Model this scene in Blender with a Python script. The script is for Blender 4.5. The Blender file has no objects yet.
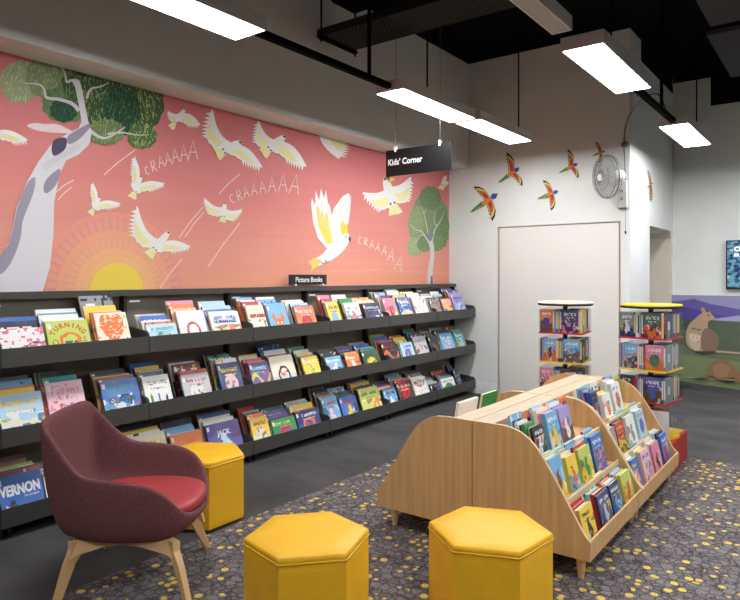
import bpy, math, random
from mathutils import Vector, Matrix
R = math.radians
rnd = random.Random(7)
scene = bpy.context.scene
COL = bpy.data.collections.new('library'); scene.collection.children.link(COL)

# ------------------------------------------------------------------ room measurements (metres)
# wall_left is the plane x = 0, the back wall is y = 7.052, floor z = 0
CAM = (4.05, 0.0, 1.44); FPX = 637.0
SN, CS = 480 / math.hypot(480, 637), 637 / math.hypot(480, 637)
YB, XP, YF, ZC = 7.052, 2.187, 9.108, 4.07

def at(px, py, **k):
    """survey helper: where the sight line through a point of the photo meets a plane of the room"""
    u = (px - 370) / FPX
    D = (-SN + u * CS, CS + u * SN, -(py - 276) / FPX)
    (a, v), = k.items(); i = 'xyz'.index(a)
    t = (v - CAM[i]) / D[i]
    return Vector([CAM[j] + t * D[j] for j in range(3)])

# ------------------------------------------------------------------ colours and materials
def lin(c):
    return tuple(((x / 255) / 12.92 if x / 255 <= .04045 else ((x / 255 + .055) / 1.055) ** 2.4) for x in c)

PAL = {'white': (236, 236, 232), 'cream': (236, 226, 200), 'black': (30, 30, 34), 'grey': (140, 142, 146), 'pale grey': (196, 198, 200),
       'red': (196, 44, 40), 'dark red': (120, 30, 34), 'orange': (232, 118, 44), 'yellow': (242, 206, 60), 'pale yellow': (238, 226, 150),
       'lime green': (196, 210, 96), 'green': (52, 140, 76), 'dark green': (30, 78, 56), 'teal': (64, 160, 162), 'pale teal': (160, 208, 206),
       'blue': (40, 104, 190), 'dark blue': (34, 48, 110), 'sky blue': (112, 178, 220), 'pale blue': (180, 212, 232), 'purple': (82, 62, 150),
       'lilac': (166, 150, 206), 'pink': (232, 130, 160), 'pale pink': (236, 192, 204), 'brown': (120, 78, 50), 'peach': (240, 176, 140),
       'navy': (28, 34, 72)}

MATS = {}
def mat(name, rgb=None, rough=.5, metal=0, spec=.5, **kw):
    if name in MATS: return MATS[name]
    m = bpy.data.materials.new(name); m.use_nodes = True
    b = m.node_tree.nodes['Principled BSDF']
    if rgb: b.inputs['Base Color'].default_value = (*lin(rgb), 1)
    b.inputs['Roughness'].default_value = rough; b.inputs['Metallic'].default_value = metal
    b.inputs['Specular IOR Level'].default_value = spec
    MATS[name] = m
    return m

def nodes(m):
    nt = m.node_tree
    return nt, nt.nodes['Principled BSDF'], (lambda t, **k: _n(nt, t, k)), nt.links.new
def _n(nt, t, k):
    n = nt.nodes.new(t)
    for a, v in k.items(): setattr(n, a, v)
    return n
def ramp(nt, stops, interp='LINEAR'):
    r = nt.nodes.new('ShaderNodeValToRGB'); r.color_ramp.interpolation = interp
    e = r.color_ramp.elements
    while len(e) < len(stops): e.new(.5)
    for i, (p, c) in enumerate(stops):
        e[i].position = p; e[i].color = (*lin(c), 1)
    return r

def printed(name, rough):
    m = mat(name, None, rough)
    nt, b, N, L = nodes(m)
    a = N('ShaderNodeAttribute', attribute_name='Col')
    L(a.outputs['Color'], b.inputs['Base Color'])
    return m
PRINT = printed('printed_card', .38)
PAINT = printed('mural_print', .7); PAINT.node_tree.nodes['Principled BSDF'].inputs['Specular IOR Level'].default_value = .25

def noisy(name, rgb, amount, scale, rough, stretch=(1, 1, 1), bump=0.0, spec=.5):
    m = mat(name, rgb, rough, spec=spec)
    nt, b, N, L = nodes(m)
    tc = N('ShaderNodeTexCoord'); mp = N('ShaderNodeMapping'); mp.inputs['Scale'].default_value = stretch
    no = N('ShaderNodeTexNoise'); no.inputs['Scale'].default_value = scale; no.inputs['Detail'].default_value = 6
    L(tc.outputs['Object'], mp.inputs[0]); L(mp.outputs[0], no.inputs['Vector'])
    hi = tuple(min(255, c * (1 + amount)) for c in rgb); lo = tuple(c * (1 - amount) for c in rgb)
    r = ramp(nt, [(.3, lo), (.7, hi)])
    L(no.outputs['Fac'], r.inputs[0]); L(r.outputs[0], b.inputs['Base Color'])
    if bump:
        bp = N('ShaderNodeBump'); bp.inputs['Strength'].default_value = bump; bp.inputs['Distance'].default_value = .002
        L(no.outputs['Fac'], bp.inputs['Height']); L(bp.outputs[0], b.inputs['Normal'])
    return m

M_WALL = noisy('wall_paint', (225, 226, 222), .012, 3, .75, spec=.2)
M_DARKWALL = mat('black_paint', (14, 14, 17), .9, spec=.1)
M_CEIL = mat('ceiling_black', (11, 11, 14), .95, spec=.05)
M_STEEL = noisy('charcoal_steel', (66, 66, 63), .04, 40, .45)
M_BACK = noisy('charcoal_back_panel', (132, 123, 112), .04, 40, .5)
M_STEELD = mat('black_steel', (22, 22, 22), .5)
M_BLACK = mat('black_plastic', (17, 17, 19), .4)
M_MATTE = mat('matt_black_rod', (12, 12, 13), .95, spec=.05)
M_WHITE = mat('white_plastic', (232, 232, 228), .4)
M_GREYP = mat('fan_grey', (140, 140, 137), .35)
M_CAGE = mat('fan_cage_grey', (112, 112, 110), .35)
M_PAPER = mat('paper_edges', (226, 218, 198), .8)
M_YELLOW = noisy('yellow_vinyl', (234, 178, 26), .03, 6, .5, bump=.1)
M_SEAM = mat('yellow_piping', (222, 172, 30), .45)
M_MAROON = noisy('maroon_felt', (108, 69, 71), .13, 160, .92, bump=.35, spec=.15)
M_SEAT = noisy('red_seat_vinyl', (160, 54, 56), .04, 14, .45)
M_BEECH = noisy('pale_timber', (214, 176, 124), .07, 9, .42, (1, 1, .25))
M_OAKEDGE = noisy('timber_edge', (212, 186, 146), .05, 20, .5)
M_OAKTOP = noisy('pale_oak_top', (192, 170, 140), .06, 7, .5, (6, .5, 6))
M_OAK = noisy('oak_veneer', (202, 162, 110), .06, 7, .5, (6, 6, .3))
M_OAKIN = noisy('oak_veneer_inside', (200, 163, 116), .07, 8, .5, (7, .5, 7))
M_LAMPB = mat('lamp_housing', (206, 203, 197), .45)
M_RED = mat('red_laminate', (176, 34, 26), .4)
M_TRED = mat('red_tray', (190, 30, 34), .35)
M_TYEL = mat('yellow_tray', (236, 196, 30), .35)
M_CREAM = mat('cream_top', (232, 224, 190), .4)
M_DOOR = mat('door_white', (224, 221, 214), .6)
M_TRIM = mat('door_trim_beige', (205, 196, 180), .6)
M_JAMB = mat('beige_jamb', (208, 200, 184), .6)
M_WIRE = mat('wire_grey', (110, 108, 104), .4, .6)
M_TXT = mat('white_lettering', (240, 240, 240), .5)

def emissive(name, rgb, s, base=(230, 230, 230)):
    m = mat(name, base, .5); b = m.node_tree.nodes['Principled BSDF']
    b.inputs['Emission Color'].default_value = (*lin(rgb), 1); b.inputs['Emission Strength'].default_value = s
    return m
LAMP_S = 41.0
M_GLOW = emissive('lamp_diffuser', (244, 246, 249), LAMP_S)
M_OFFLENS = mat('unlit_lens', (168, 160, 152), .5)

M_ACR = mat('clear_acrylic', (255, 255, 255), .05)
def _acr():
    nt, b, N, L = nodes(M_ACR)
    t = N('ShaderNodeBsdfTransparent'); t.inputs[0].default_value = (.95, .96, .97, 1)
    g = N('ShaderNodeBsdfGlossy'); g.inputs['Roughness'].default_value = .06
    mx = N('ShaderNodeMixShader'); mx.inputs[0].default_value = .05; L(t.outputs[0], mx.inputs[1]); L(g.outputs[0], mx.inputs[2])
    L(mx.outputs[0], nt.nodes['Material Output'].inputs['Surface'])
_acr()

# carpets
M_CARPET = noisy('charcoal_carpet', (76, 74, 74), .14, 1.6, .95, (1, 1.6, 1), spec=.1)
def _patterned():
    m = mat('pebble_pattern_carpet', (90, 85, 85), .95, spec=.1)
    nt, b, N, L = nodes(m)
    tc = N('ShaderNodeTexCoord'); mp = N('ShaderNodeMapping'); mp.inputs['Scale'].default_value = (22, 22, 0)
    L(tc.outputs['Object'], mp.inputs[0])
    v = N('ShaderNodeTexVoronoi'); v.inputs['Scale'].default_value = 1; v.inputs['Randomness'].default_value = .75
    v2 = N('ShaderNodeTexVoronoi', feature='DISTANCE_TO_EDGE'); v2.inputs['Scale'].default_value = 1; v2.inputs['Randomness'].default_value = .75
    L(mp.outputs[0], v.inputs['Vector']); L(mp.outputs[0], v2.inputs['Vector'])
    sep = N('ShaderNodeSeparateColor'); L(v.outputs['Color'], sep.inputs[0])
    # low-frequency clustering of the yellow pebbles
    cl = N('ShaderNodeTexNoise'); cl.inputs['Scale'].default_value = .28; L(mp.outputs[0], cl.inputs['Vector'])
    ad = N('ShaderNodeMath', operation='MULTIPLY_ADD'); L(cl.outputs['Fac'], ad.inputs[0]); ad.inputs[1].default_value = 1.3; L(sep.outputs[0], ad.inputs[2])
    isy = N('ShaderNodeMath', operation='GREATER_THAN'); L(ad.outputs[0], isy.inputs[0]); isy.inputs[1].default_value = 1.37
    ins = N('ShaderNodeMath', operation='LESS_THAN'); L(v.outputs['Distance'], ins.inputs[0]); ins.inputs[1].default_value = .42
    yy = N('ShaderNodeMath', operation='MULTIPLY'); L(isy.outputs[0], yy.inputs[0]); L(ins.outputs[0], yy.inputs[1])
    fine = N('ShaderNodeTexNoise'); fine.inputs['Scale'].default_value = 7.5; fine.inputs['Detail'].default_value = 5; L(mp.outputs[0], fine.inputs['Vector'])
    gr = ramp(nt, [(.3, (68, 64, 65)), (.5, (118, 112, 112)), (.72, (172, 166, 165))]); L(fine.outputs['Fac'], gr.inputs[0])
    cellv = ramp(nt, [(0, (196, 190, 194)), (1, (255, 255, 255))]); L(sep.outputs[1], cellv.inputs[0])
    g2 = N('ShaderNodeMix', data_type='RGBA', blend_type='MULTIPLY'); g2.inputs[0].default_value = .8
    L(gr.outputs[0], g2.inputs[6]); L(cellv.outputs[0], g2.inputs[7])
    edge = ramp(nt, [(.01, (132, 126, 132)), (.11, (255, 255, 255))]); L(v2.outputs['Distance'], edge.inputs[0])
    g3 = N('ShaderNodeMix', data_type='RGBA', blend_type='MULTIPLY'); g3.inputs[0].default_value = .8
    L(g2.outputs[2], g3.inputs[6]); L(edge.outputs[0], g3.inputs[7])
    yc = ramp(nt, [(.36, (140, 122, 84)), (.47, (210, 174, 66)), (.7, (234, 210, 106))]); L(fine.outputs['Fac'], yc.inputs[0])
    fin = N('ShaderNodeMix', data_type='RGBA'); L(yy.outputs[0], fin.inputs[0]); L(g3.outputs[2], fin.inputs[6]); L(yc.outputs[0], fin.inputs[7])
    L(fin.outputs[2], b.inputs['Base Color'])
    bp = N('ShaderNodeBump'); bp.inputs['Strength'].default_value = .3; bp.inputs['Distance'].default_value = .003
    L(fine.outputs['Fac'], bp.inputs['Height']); L(bp.outputs[0], b.inputs['Normal'])
    return m
M_PATT = _patterned()

def _mural():
    m = mat('mural_sunset', (214, 108, 100), .7, spec=.25)
    nt, b, N, L = nodes(m)
    tc = N('ShaderNodeTexCoord'); s = N('ShaderNodeSeparateXYZ'); L(tc.outputs['Object'], s.inputs[0])
    mp = N('ShaderNodeMapping'); mp.inputs['Scale'].default_value = (1, .5, 7); L(tc.outputs['Object'], mp.inputs[0])
    no = N('ShaderNodeTexNoise'); no.inputs['Scale'].default_value = 1.3; no.inputs['Detail'].default_value = 5; L(mp.outputs[0], no.inputs['Vector'])
    mr = N('ShaderNodeMapRange'); mr.inputs[1].default_value = 2.8; mr.inputs[2].default_value = 1.3; L(s.outputs[2], mr.inputs[0])
    a = N('ShaderNodeMath', operation='MULTIPLY_ADD'); L(no.outputs['Fac'], a.inputs[0]); a.inputs[1].default_value = .34
    a2 = N('ShaderNodeMath', operation='SUBTRACT'); L(mr.outputs[0], a2.inputs[0]); a2.inputs[1].default_value = .17; L(a2.outputs[0], a.inputs[2])
    r = ramp(nt, [(0, (204, 116, 118)), (.45, (214, 131, 126)), (.75, (223, 149, 134)), (1, (229, 157, 128))])
    L(a.outputs[0], r.inputs[0]); L(r.outputs[0], b.inputs['Base Color'])
    return m
M_MURAL = _mural()

# ------------------------------------------------------------------ mesh builder
class MB:
    def __init__(s): s.v, s.f, s.m, s.c = [], [], [], []
    def add(s, vs, fs, m=0, c=None, M=None):
        o = len(s.v)
        s.v += [tuple(M @ Vector(p)) if M is not None else tuple(p) for p in vs]
        for i, f in enumerate(fs):
            s.f.append([o + j for j in f]); s.m.append(m)
            s.c.append(c[i] if isinstance(c, list) else (c or (1, 1, 1)))
        return s
    def box(s, x0, x1, y0, y1, z0, z1, m=0, c=None, M=None):
        vs = [(x, y, z) for x in (x0, x1) for y in (y0, y1) for z in (z0, z1)]
        fs = [(0, 1, 3, 2), (4, 6, 7, 5), (0, 4, 5, 1), (2, 3, 7, 6), (0, 2, 6, 4), (1, 5, 7, 3)]
        return s.add(vs, fs, m, c, M)
    def tube(s, pts, r, n=8, m=0, c=None, cap=True, closed=False):
        pts = [Vector(p) for p in pts]; N = len(pts); rs = r if isinstance(r, (list, tuple)) else [r] * N
        vs, fs = [], []
        for i, p in enumerate(pts):
            a = pts[(i - 1) % N] if (closed or i) else p; b = pts[(i + 1) % N] if (closed or i < N - 1) else p
            d = (b - a).normalized(); up = Vector((0, 0, 1)) if abs(d.z) < .9 else Vector((1, 0, 0))
            e1 = d.cross(up).normalized(); e2 = d.cross(e1)
            for k in range(n):
                t = 2 * math.pi * k / n
                vs.append(p + (e1 * math.cos(t) + e2 * math.sin(t)) * rs[i])
        for i in range(N if closed else N - 1):
            for k in range(n):
                a, b = i * n + k, i * n + (k + 1) % n; c2, d2 = ((i + 1) % N) * n + (k + 1) % n, ((i + 1) % N) * n + k
                fs.append((a, b, c2, d2))
        if cap and not closed:
            fs.append(tuple(range(n - 1, -1, -1))); fs.append(tuple((N - 1) * n + k for k in range(n)))
        return s.add(vs, fs, m, c)
    def lathe(s, prof, n=32, m=0, c=None, M=None):
        vs, fs = [], []
        for (r, z) in prof:
            for k in range(n):
                t = 2 * math.pi * k / n; vs.append((r * math.cos(t), r * math.sin(t), z))
        for i in range(len(prof) - 1):
            for k in range(n):
                fs.append((i * n + k, i * n + (k + 1) % n, (i + 1) * n + (k + 1) % n, (i + 1) * n + k))
        fs.append(tuple(range(n - 1, -1, -1))); fs.append(tuple((len(prof) - 1) * n + k for k in range(n)))
        return s.add(vs, fs, m, c, M)
    def prism(s, poly, axis, a0, a1, m=0, c=None, me=None):
        """poly in the other two axes (in order), extruded along axis from a0 to a1; me = material of the rim"""
        def P(p, a):
            if axis == 'x': return (a, p[0], p[1])
            if axis == 'y': return (p[0], a, p[1])
            return (p[0], p[1], a)
        n = len(poly)
        s.add([P(p, a0) for p in poly] + [P(p, a1) for p in poly], [tuple(range(n)), tuple(range(2 * n - 1, n - 1, -1))], m, c)
        s.add([P(p, a0) for p in poly] + [P(p, a1) for p in poly],
              [(i, i + n, (i + 1) % n + n, (i + 1) % n) for i in range(n)], m if me is None else me, c)
        return s
    def build(s, name, mats, parent=None, smooth=False, loc=None, rot=None, fix=True):
        me = bpy.data.meshes.new(name); me.from_pydata(s.v, [], s.f)
        mats = mats if isinstance(mats, (list, tuple)) else [mats]
        for m in mats: me.materials.append(m)
        me.polygons.foreach_set('material_index', s.m)
        if PRINT in mats or PAINT in mats:
            a = me.color_attributes.new('Col', 'FLOAT_COLOR', 'CORNER'); buf = []
            for f, c in zip(s.f, s.c): buf += [*c, 1.0] * len(f)
            a.data.foreach_set('color', buf)
        if smooth: me.polygons.foreach_set('use_smooth', [True] * len(me.polygons))
        me.update()
        if fix:
            import bmesh
            b = bmesh.new(); b.from_mesh(me); bmesh.ops.recalc_face_normals(b, faces=b.faces); b.to_mesh(me); b.free()
        o = bpy.data.objects.new(name, me); COL.objects.link(o)
        if parent: o.parent = parent
        if loc is not None: o.location = loc
        if rot is not None: o.rotation_euler = rot
        return o

def tag(o, label=None, cat=None, group=None, kind=None):
    if label: o['label'] = label
    if cat: o['category'] = cat
    if group: o['group'] = group
    if kind: o['kind'] = kind
    return o
def empty(name, loc=(0, 0, 0), rz=0):
    o = bpy.data.objects.new(name, None); COL.objects.link(o); o.location = loc; o.rotation_euler = (0, 0, rz); o.empty_display_size = .1
    return o
def bevel(o, w, seg=2, angle=.6):
    b = o.modifiers.new('bevel', 'BEVEL'); b.width = w; b.segments = seg; b.limit_method = 'ANGLE'; b.angle_limit = angle
    return o
def subsurf(o, n=2):
    b = o.modifiers.new('sub', 'SUBSURF'); b.levels = n; b.render_levels = n
    return o
def struct(mb, name, m, **k): return tag(mb.build(name, m, **k), kind='structure')
def lettering(body, size, loc, rot, m, parent, name='lettering', align='LEFT', bold=0.0, depth=.0008, xs=1.0):
    cu = bpy.data.curves.new(name, 'FONT'); cu.body = body; cu.size = size; cu.align_x = align; cu.extrude = depth; cu.offset = bold
    cu.resolution_u = 3
    t = bpy.data.objects.new(name, cu); me = bpy.data.meshes.new_from_object(t)
    bpy.data.objects.remove(t); me.name = name; me.materials.clear(); me.materials.append(m)
    for p in me.polygons: p.material_index = 0
    o = bpy.data.objects.new(name, me); COL.objects.link(o); o.parent = parent; o.location = loc; o.rotation_euler = rot; o.scale = (xs, 1, 1)
    return o
def smooth_poly(pts, n=5, closed=True):
    out = []; N = len(pts)
    for i in range(N if closed else N - 1):
        p0, p1, p2, p3 = (pts[(i - 1) % N] if closed or i else pts[0]), pts[i], pts[(i + 1) % N], (pts[(i + 2) % N] if closed or i < N - 2 else pts[-1])
        for k in range(n):
            t = k / n
            out.append(tuple(.5 * ((2 * b) + (-a + c) * t + (2 * a - 5 * b + 4 * c - d) * t * t + (-a + 3 * b - 3 * c + d) * t ** 3)
                             for a, b, c, d in zip(p0, p1, p2, p3)))
    if not closed: out.append(tuple(pts[-1]))
    return out

# ------------------------------------------------------------------ room shell
X1, Y0 = 8.2, -3.6
struct(MB().box(-.1, X1, Y0, YF + .1, -.1, 0), 'floor', M_CARPET)
o = struct(MB().box(1.21, X1, Y0 + .02, 5.54, 0, .006), 'floor_patterned_carpet', M_PATT)
struct(MB().box(-.1, X1, Y0, YF + .1, ZC, ZC + .1), 'ceiling', M_CEIL)
struct(MB().box(-.12, 0, Y0, YB + .12, 0, ZC), 'wall_left', M_WALL)
struct(MB().box(0, .667, YB, YB + .12, 0, ZC).box(2.091, XP, YB, YB + .12, 0, ZC).box(.667, 2.091, YB, YB + .12, 2.03, ZC)
       .box(.6, 2.15, YB + .10, YB + .13, 0, 2.1), 'wall_back', M_WALL)
struct(MB().box(.685, 2.073, YB - .002, YB + .05, 0, 2.014), 'door_1', M_DOOR)
struct(MB().box(.663, .673, YB - .008, YB + .02, 0, 2.034).box(2.085, 2.095, YB - .008, YB + .02, 0, 2.034)
       .box(.663, 2.095, YB - .008, YB + .02, 2.024, 2.034), 'trim_1', M_TRIM)
# passage wall with its doorway
struct(MB().box(XP - .1, XP, YB + .121, 7.885, 0, 3.84).box(XP - .1, XP, 7.885, 9.02, 2.026, 3.84).box(XP - .1, XP, 9.02, YF, 0, 3.84)
       .box(XP - .1, XP, YB + .121, 7.5, 3.84, ZC), 'wall_passage', M_WALL)
struct(MB().box(XP - .1, XP - .002, 7.5, YF, 3.84, ZC), 'trim_2', M_DARKWALL)
struct(MB().box(1.82, XP - .101, 7.86, 7.884, 0, 2.03).box(1.82, XP - .002, 9.0, 9.05, 0, 1.93)
       .box(1.82, XP - .101, 7.885, 9.0, 2.0, 2.03).add([(XP - .002, 9.0, 1.93), (XP - .002, 9.05, 2.02), (XP - .002, 8.9, 2.02),
        (1.85, 9.0, 1.93), (1.85, 9.05, 2.02), (1.85, 8.9, 2.02)], [(0, 1, 2), (3, 5, 4), (0, 2, 5, 3), (2, 1, 4, 5)]), 'trim_3', M_JAMB)
struct(MB().box(1.80, 1.84, 7.885, 8.985, 0, 1.99), 'door_2', M_WALL)
struct(MB().box(XP, 2.63, YF, YF + .1, 0, 3.975).box(2.63, X1, YF, YF + .1, 0, 3.61), 'wall_far', M_WALL)
struct(MB().box(XP, 2.63, YF, YF + .1, 3.975, ZC).box(2.63, X1, YF, YF + .1, 3.61, ZC), 'trim_4', M_DARKWALL)
struct(MB().box(X1, X1 + .1, Y0, YF + .1, 0, ZC), 'wall_right', mat('grey_wall', (132, 130, 126), .8))
struct(MB().box(-.12, X1, Y0 - .1, Y0, 0, ZC), 'wall_front', MATS['grey_wall'])
struct(MB().box(.001, .27, Y0, YB - .001, 2.78, ZC - .001), 'trim_5', M_WALL)   # bulkhead over the mural wall
struct(MB().box(.001, .663, YB - .012, YB - .001, 0, .14), 'baseboard_back', M_WHITE)
struct(MB().box(2.096, XP, YB - .012, YB - .001, 0, .14), 'baseboard_back_right', M_WHITE)

# ------------------------------------------------------------------ flat painting helpers
class Paint:
    """collects coloured shapes on a wall plane; later shapes lie a hair in front of earlier ones"""
    def __init__(s, plane, at0, step=.00025, sign=1):
        s.plane, s.a, s.step, s.sign, s.mb = plane, at0, step, sign, MB()
    def pt(s, p):
        q = at(p[0], p[1], **{s.plane: s.a}); return q
    def poly(s, pts, col, raw=False):
        s.a += s.step * s.sign
        if raw: w = [Vector((s.a, *p)) if s.plane == 'x' else Vector((p[0], s.a, p[1])) for p in pts]
        else:
            w = [s.pt(p) for p in pts]
        s.mb.add(w, [tuple(range(len(w)))], 0, lin(col)); return s
    def stroke(s, pts, w, col, taper=False):
        pts = [Vector((p[0], p[1])) for p in pts]; L, Rr = [], []; n = len(pts)
        for i, p in enumerate(pts):
            d = (pts[min(i + 1, n - 1)] - pts[max(i - 1, 0)]); d = d.normalized() if d.length else Vector((1, 0))
            ww = w * (1 - .75 * i / (n - 1)) if taper else w
            nn = Vector((-d.y, d.x)) * ww / 2; L.append(p + nn); Rr.append(p - nn)
        s.a += s.step * s.sign
        w3 = [s.pt(p) for p in L] + [s.pt(p) for p in Rr]
        s.mb.add(w3, [(i, i + 1, n + i + 1, n + i) for i in range(n - 1)], 0, lin(col)); return s
    def build(s, name, parent=None, label=None):
        o = s.mb.build(name, PAINT, parent, fix=False)
        if label: o['label'] = label
        return o
def ell(cx, cy, rx, ry, n=20, rot=0):
    return [(cx + rx * math.cos(t) * math.cos(rot) - ry * math.sin(t) * math.sin(rot), cy + rx * math.cos(t) * math.sin(rot) + ry * math.sin(t) * math.cos(rot))
            for t in [2 * math.pi * k / n for k in range(n)]]
def wobble(cx, cy, rx, ry, n=26, k=7, amp=.08, ph=0):
    return [(cx + rx * (1 + amp * math.sin(k * t + ph)) * math.cos(t), cy + ry * (1 + amp * math.sin(k * t + ph)) * math.sin(t)) for t in [2 * math.pi * j / n for j in range(n)]]
def inside(p, poly):
    r = False; j = len(poly) - 1
    for i in range(len(poly)):
        (xi, yi), (xj, yj) = poly[i], poly[j]
        if (yi > p[1]) != (yj > p[1]) and p[0] < (xj - xi) * (p[1] - yi) / (yj - yi) + xi: r = not r
        j = i
    return r
def V2(a): return Vector((a[0], a[1]))

# ------------------------------------------------------------------ the big mural
mural = MB().box(.0005, .004, -1.2, 7.035, 1.2, 2.7795).build('wall_mural', M_MURAL)
tag(mural, 'large pink sunset wall mural with white cockatoos and two gum trees above the shelving', 'mural')
LAY = [.0046]
def P_(d=0): return Paint('x', LAY[0] + d)
def done(p, name, label=None):
    o = p.build(name, mural, label); return o

# sun with its rings of dashes (round on the wall itself)
p = P_(); c0 = at(117, 288, x=0); sy, sz = c0.y, 1.33; r0 = at(117, 263, x=0).z - 1.33
for k, (rr, colr) in enumerate([(2.75, (229, 150, 130)), (2.45, (230, 156, 130)), (2.1, (231, 162, 130)), (1.8, (232, 168, 130)), (1.5, (234, 175, 130)), (1.22, (236, 182, 126))]):
    p.poly([(sy + r0 * rr * math.cos(t), sz + r0 * rr * math.sin(t)) for t in [math.pi * j / 28 for j in range(29)]], colr, raw=True)
for ring, (ra, rb, cc, n) in enumerate([(1.55, 1.85, (225, 162, 136), 25), (2.15, 2.6, (214, 148, 146), 27)]):
    for j in range(n):
        t = math.pi * (j + .5) / n; w = .009 if ring else .008
        d = (math.cos(t), math.sin(t)); e = (-d[1] * w, d[0] * w)
        p.poly([(sy + r0 * ra * d[0] - e[0], sz + r0 * ra * d[1] - e[1]), (sy + r0 * ra * d[0] + e[0], sz + r0 * ra * d[1] + e[1]),
                (sy + r0 * rb * d[0] + e[0], sz + r0 * rb * d[1] + e[1]), (sy + r0 * rb * d[0] - e[0], sz + r0 * rb * d[1] - e[1])], cc, raw=True)
        p.a -= p.step * .98
p.poly([(sy + r0 * math.cos(t), sz + r0 * math.sin(t)) for t in [math.pi * j / 28 for j in range(29)]], (236, 206, 84), raw=True)
done(p, 'painted_sun', 'yellow half sun with rings of mauve dashes')
# clouds and streaks
p = P_()
p.poly(smooth_poly([(27, 126), (34, 123), (45, 124), (56, 124), (66, 128), (74, 133), (60, 133), (40, 131)]), (226, 208, 210))
done(p, 'painted_cloud')
for a, b in [((104, 175), (135, 150)), ((56, 192), (74, 180)), ((58, 200), (72, 187)), ((179, 238), (203, 207)), ((185, 237), (204, 212)), ((160, 288), (182, 259)),
             ((208, 267), (240, 223)), ((219, 194), (240, 174))]:
    p = P_(.0044); p.stroke([a, ((a[0] + b[0]) / 2 - .6, (a[1] + b[1]) / 2 - .8), b], .85, (240, 214, 202)); done(p, 'painted_streak')
# horizontal dusk bands
p = P_()
for (a, b, y, w, cc) in [(150, 262, 214, 1.4, (221, 133, 127)), (180, 300, 226, 1.2, (222, 135, 128)), (200, 330, 236, 1.6, (224, 138, 129)), (240, 420, 262, 1.4, (230, 154, 134)),
                         (300, 448, 270, 1.8, (232, 158, 136)), (330, 448, 276, 2, (234, 152, 122)), (260, 360, 248, 1.2, (230, 150, 134))]:
    p.stroke([(a, y + 2), ((a + b) / 2, y), (b, y + 3)], w, cc)
done(p, 'painted_dusk_bands')

# left gum tree
tree = P_()
LG, MG, DG, BG = (150, 160, 118), (108, 128, 84), (58, 86, 56), (38, 74, 52)
blobs = [((20, 82, 20, 21), LG, (196, 202, 160)), ((50, 76, 24, 24), (124, 138, 98), (176, 186, 140)), ((66, 104, 24, 19), MG, (60, 100, 66)),
         ((64, 110, 14, 12), BG, (70, 112, 76)), ((84, 82, 22, 20), DG, (150, 160, 96)), ((108, 104, 30, 32), DG, (156, 172, 104)),
         ((140, 104, 24, 28), (66, 92, 56), (180, 190, 118)), ((122, 112, 18, 24), BG, (90, 128, 84)), ((106, 132, 18, 13), MG, (170, 184, 120)), ((142, 136, 15, 13), (86, 112, 66), (190, 198, 126))]
for i, ((cx, cy, rx, ry), base, dash) in enumerate(blobs):
    P = wobble(cx, cy, rx, ry, 60, 11, .035, i); tree.poly(P, base)
    ang = rnd.uniform(.9, 1.9)
    tree.a += tree.step
    for k in range(int(rx * ry * .42)):
        q = (cx + rnd.uniform(-1, 1) * rx, cy + rnd.uniform(-1, 1) * ry)
        if not inside(q, P): continue
        aa = ang + rnd.uniform(-.3, .3); l = rnd.uniform(2.0, 3.8); d = (math.cos(aa) * l, -math.sin(aa) * l); tree.a -= tree.step
        f = rnd.uniform(.82, 1.05); tree.stroke([q, (q[0] + d[0], q[1] + d[1])], .62, tuple(min(255, v * f) for v in dash))
def s24(pts, ox=0, oy=40, s=2.4): return [(ox + x / s, oy + y / s) for x, y in pts]
for br, w in [([(205, 205), (222, 222), (245, 235), (268, 230), (300, 209)], 4), ([(258, 226), (290, 222), (330, 228), (358, 227)], 2.2), ([(190, 170), (172, 152), (140, 142), (112, 138), (106, 118), (92, 106), (60, 104)], 4.2),
              ([(192, 130), (188, 100), (172, 97), (160, 100), (156, 80), (148, 66)], 3.8), ([(208, 140), (218, 118), (240, 112), (262, 102)], 3)]:
    tree.stroke(smooth_poly(s24(br), 4, False), w, (206, 202, 206), True)
tree.poly(s24([(0, 525), (24, 480), (40, 400), (62, 345), (92, 292), (125, 248), (160, 226), (188, 212), (196, 196), (190, 160), (180, 112), (172, 98), (188, 96), (198, 120), (206, 168), (214, 204),
               (220, 222), (215, 250), (190, 274), (158, 290), (142, 326), (130, 390), (128, 470), (120, 545), (102, 604), (-60, 640), (-60, 600)]), (216, 212, 216))
tree.poly(s24(smooth_poly([(0, 520), (24, 482), (42, 402), (64, 346), (84, 330), (80, 368), (56, 430), (48, 480), (26, 535), (0, 562)])), (156, 148, 162))
tree.poly(s24(smooth_poly([(128, 242), (146, 234), (160, 238), (156, 262), (132, 278), (124, 266)])), (84, 74, 96))
tree.poly(s24(smooth_poly([(162, 232), (188, 214), (212, 202), (214, 212), (190, 238), (166, 250)])), (150, 142, 158))
tree.poly(s24(smooth_poly([(112, 334), (136, 312), (146, 314), (134, 348), (112, 368), (104, 356)])), (146, 138, 154))
for k in range(22):
    x = 100 + k * 4; y = 300 - k * 2.6; tree.stroke(s24([(x, y), (x + 9, y + 12)]), .4, (168, 160, 172))
done(tree, 'painted_gum_tree', 'big leaning gum tree painted at the left of the mural')
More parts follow.
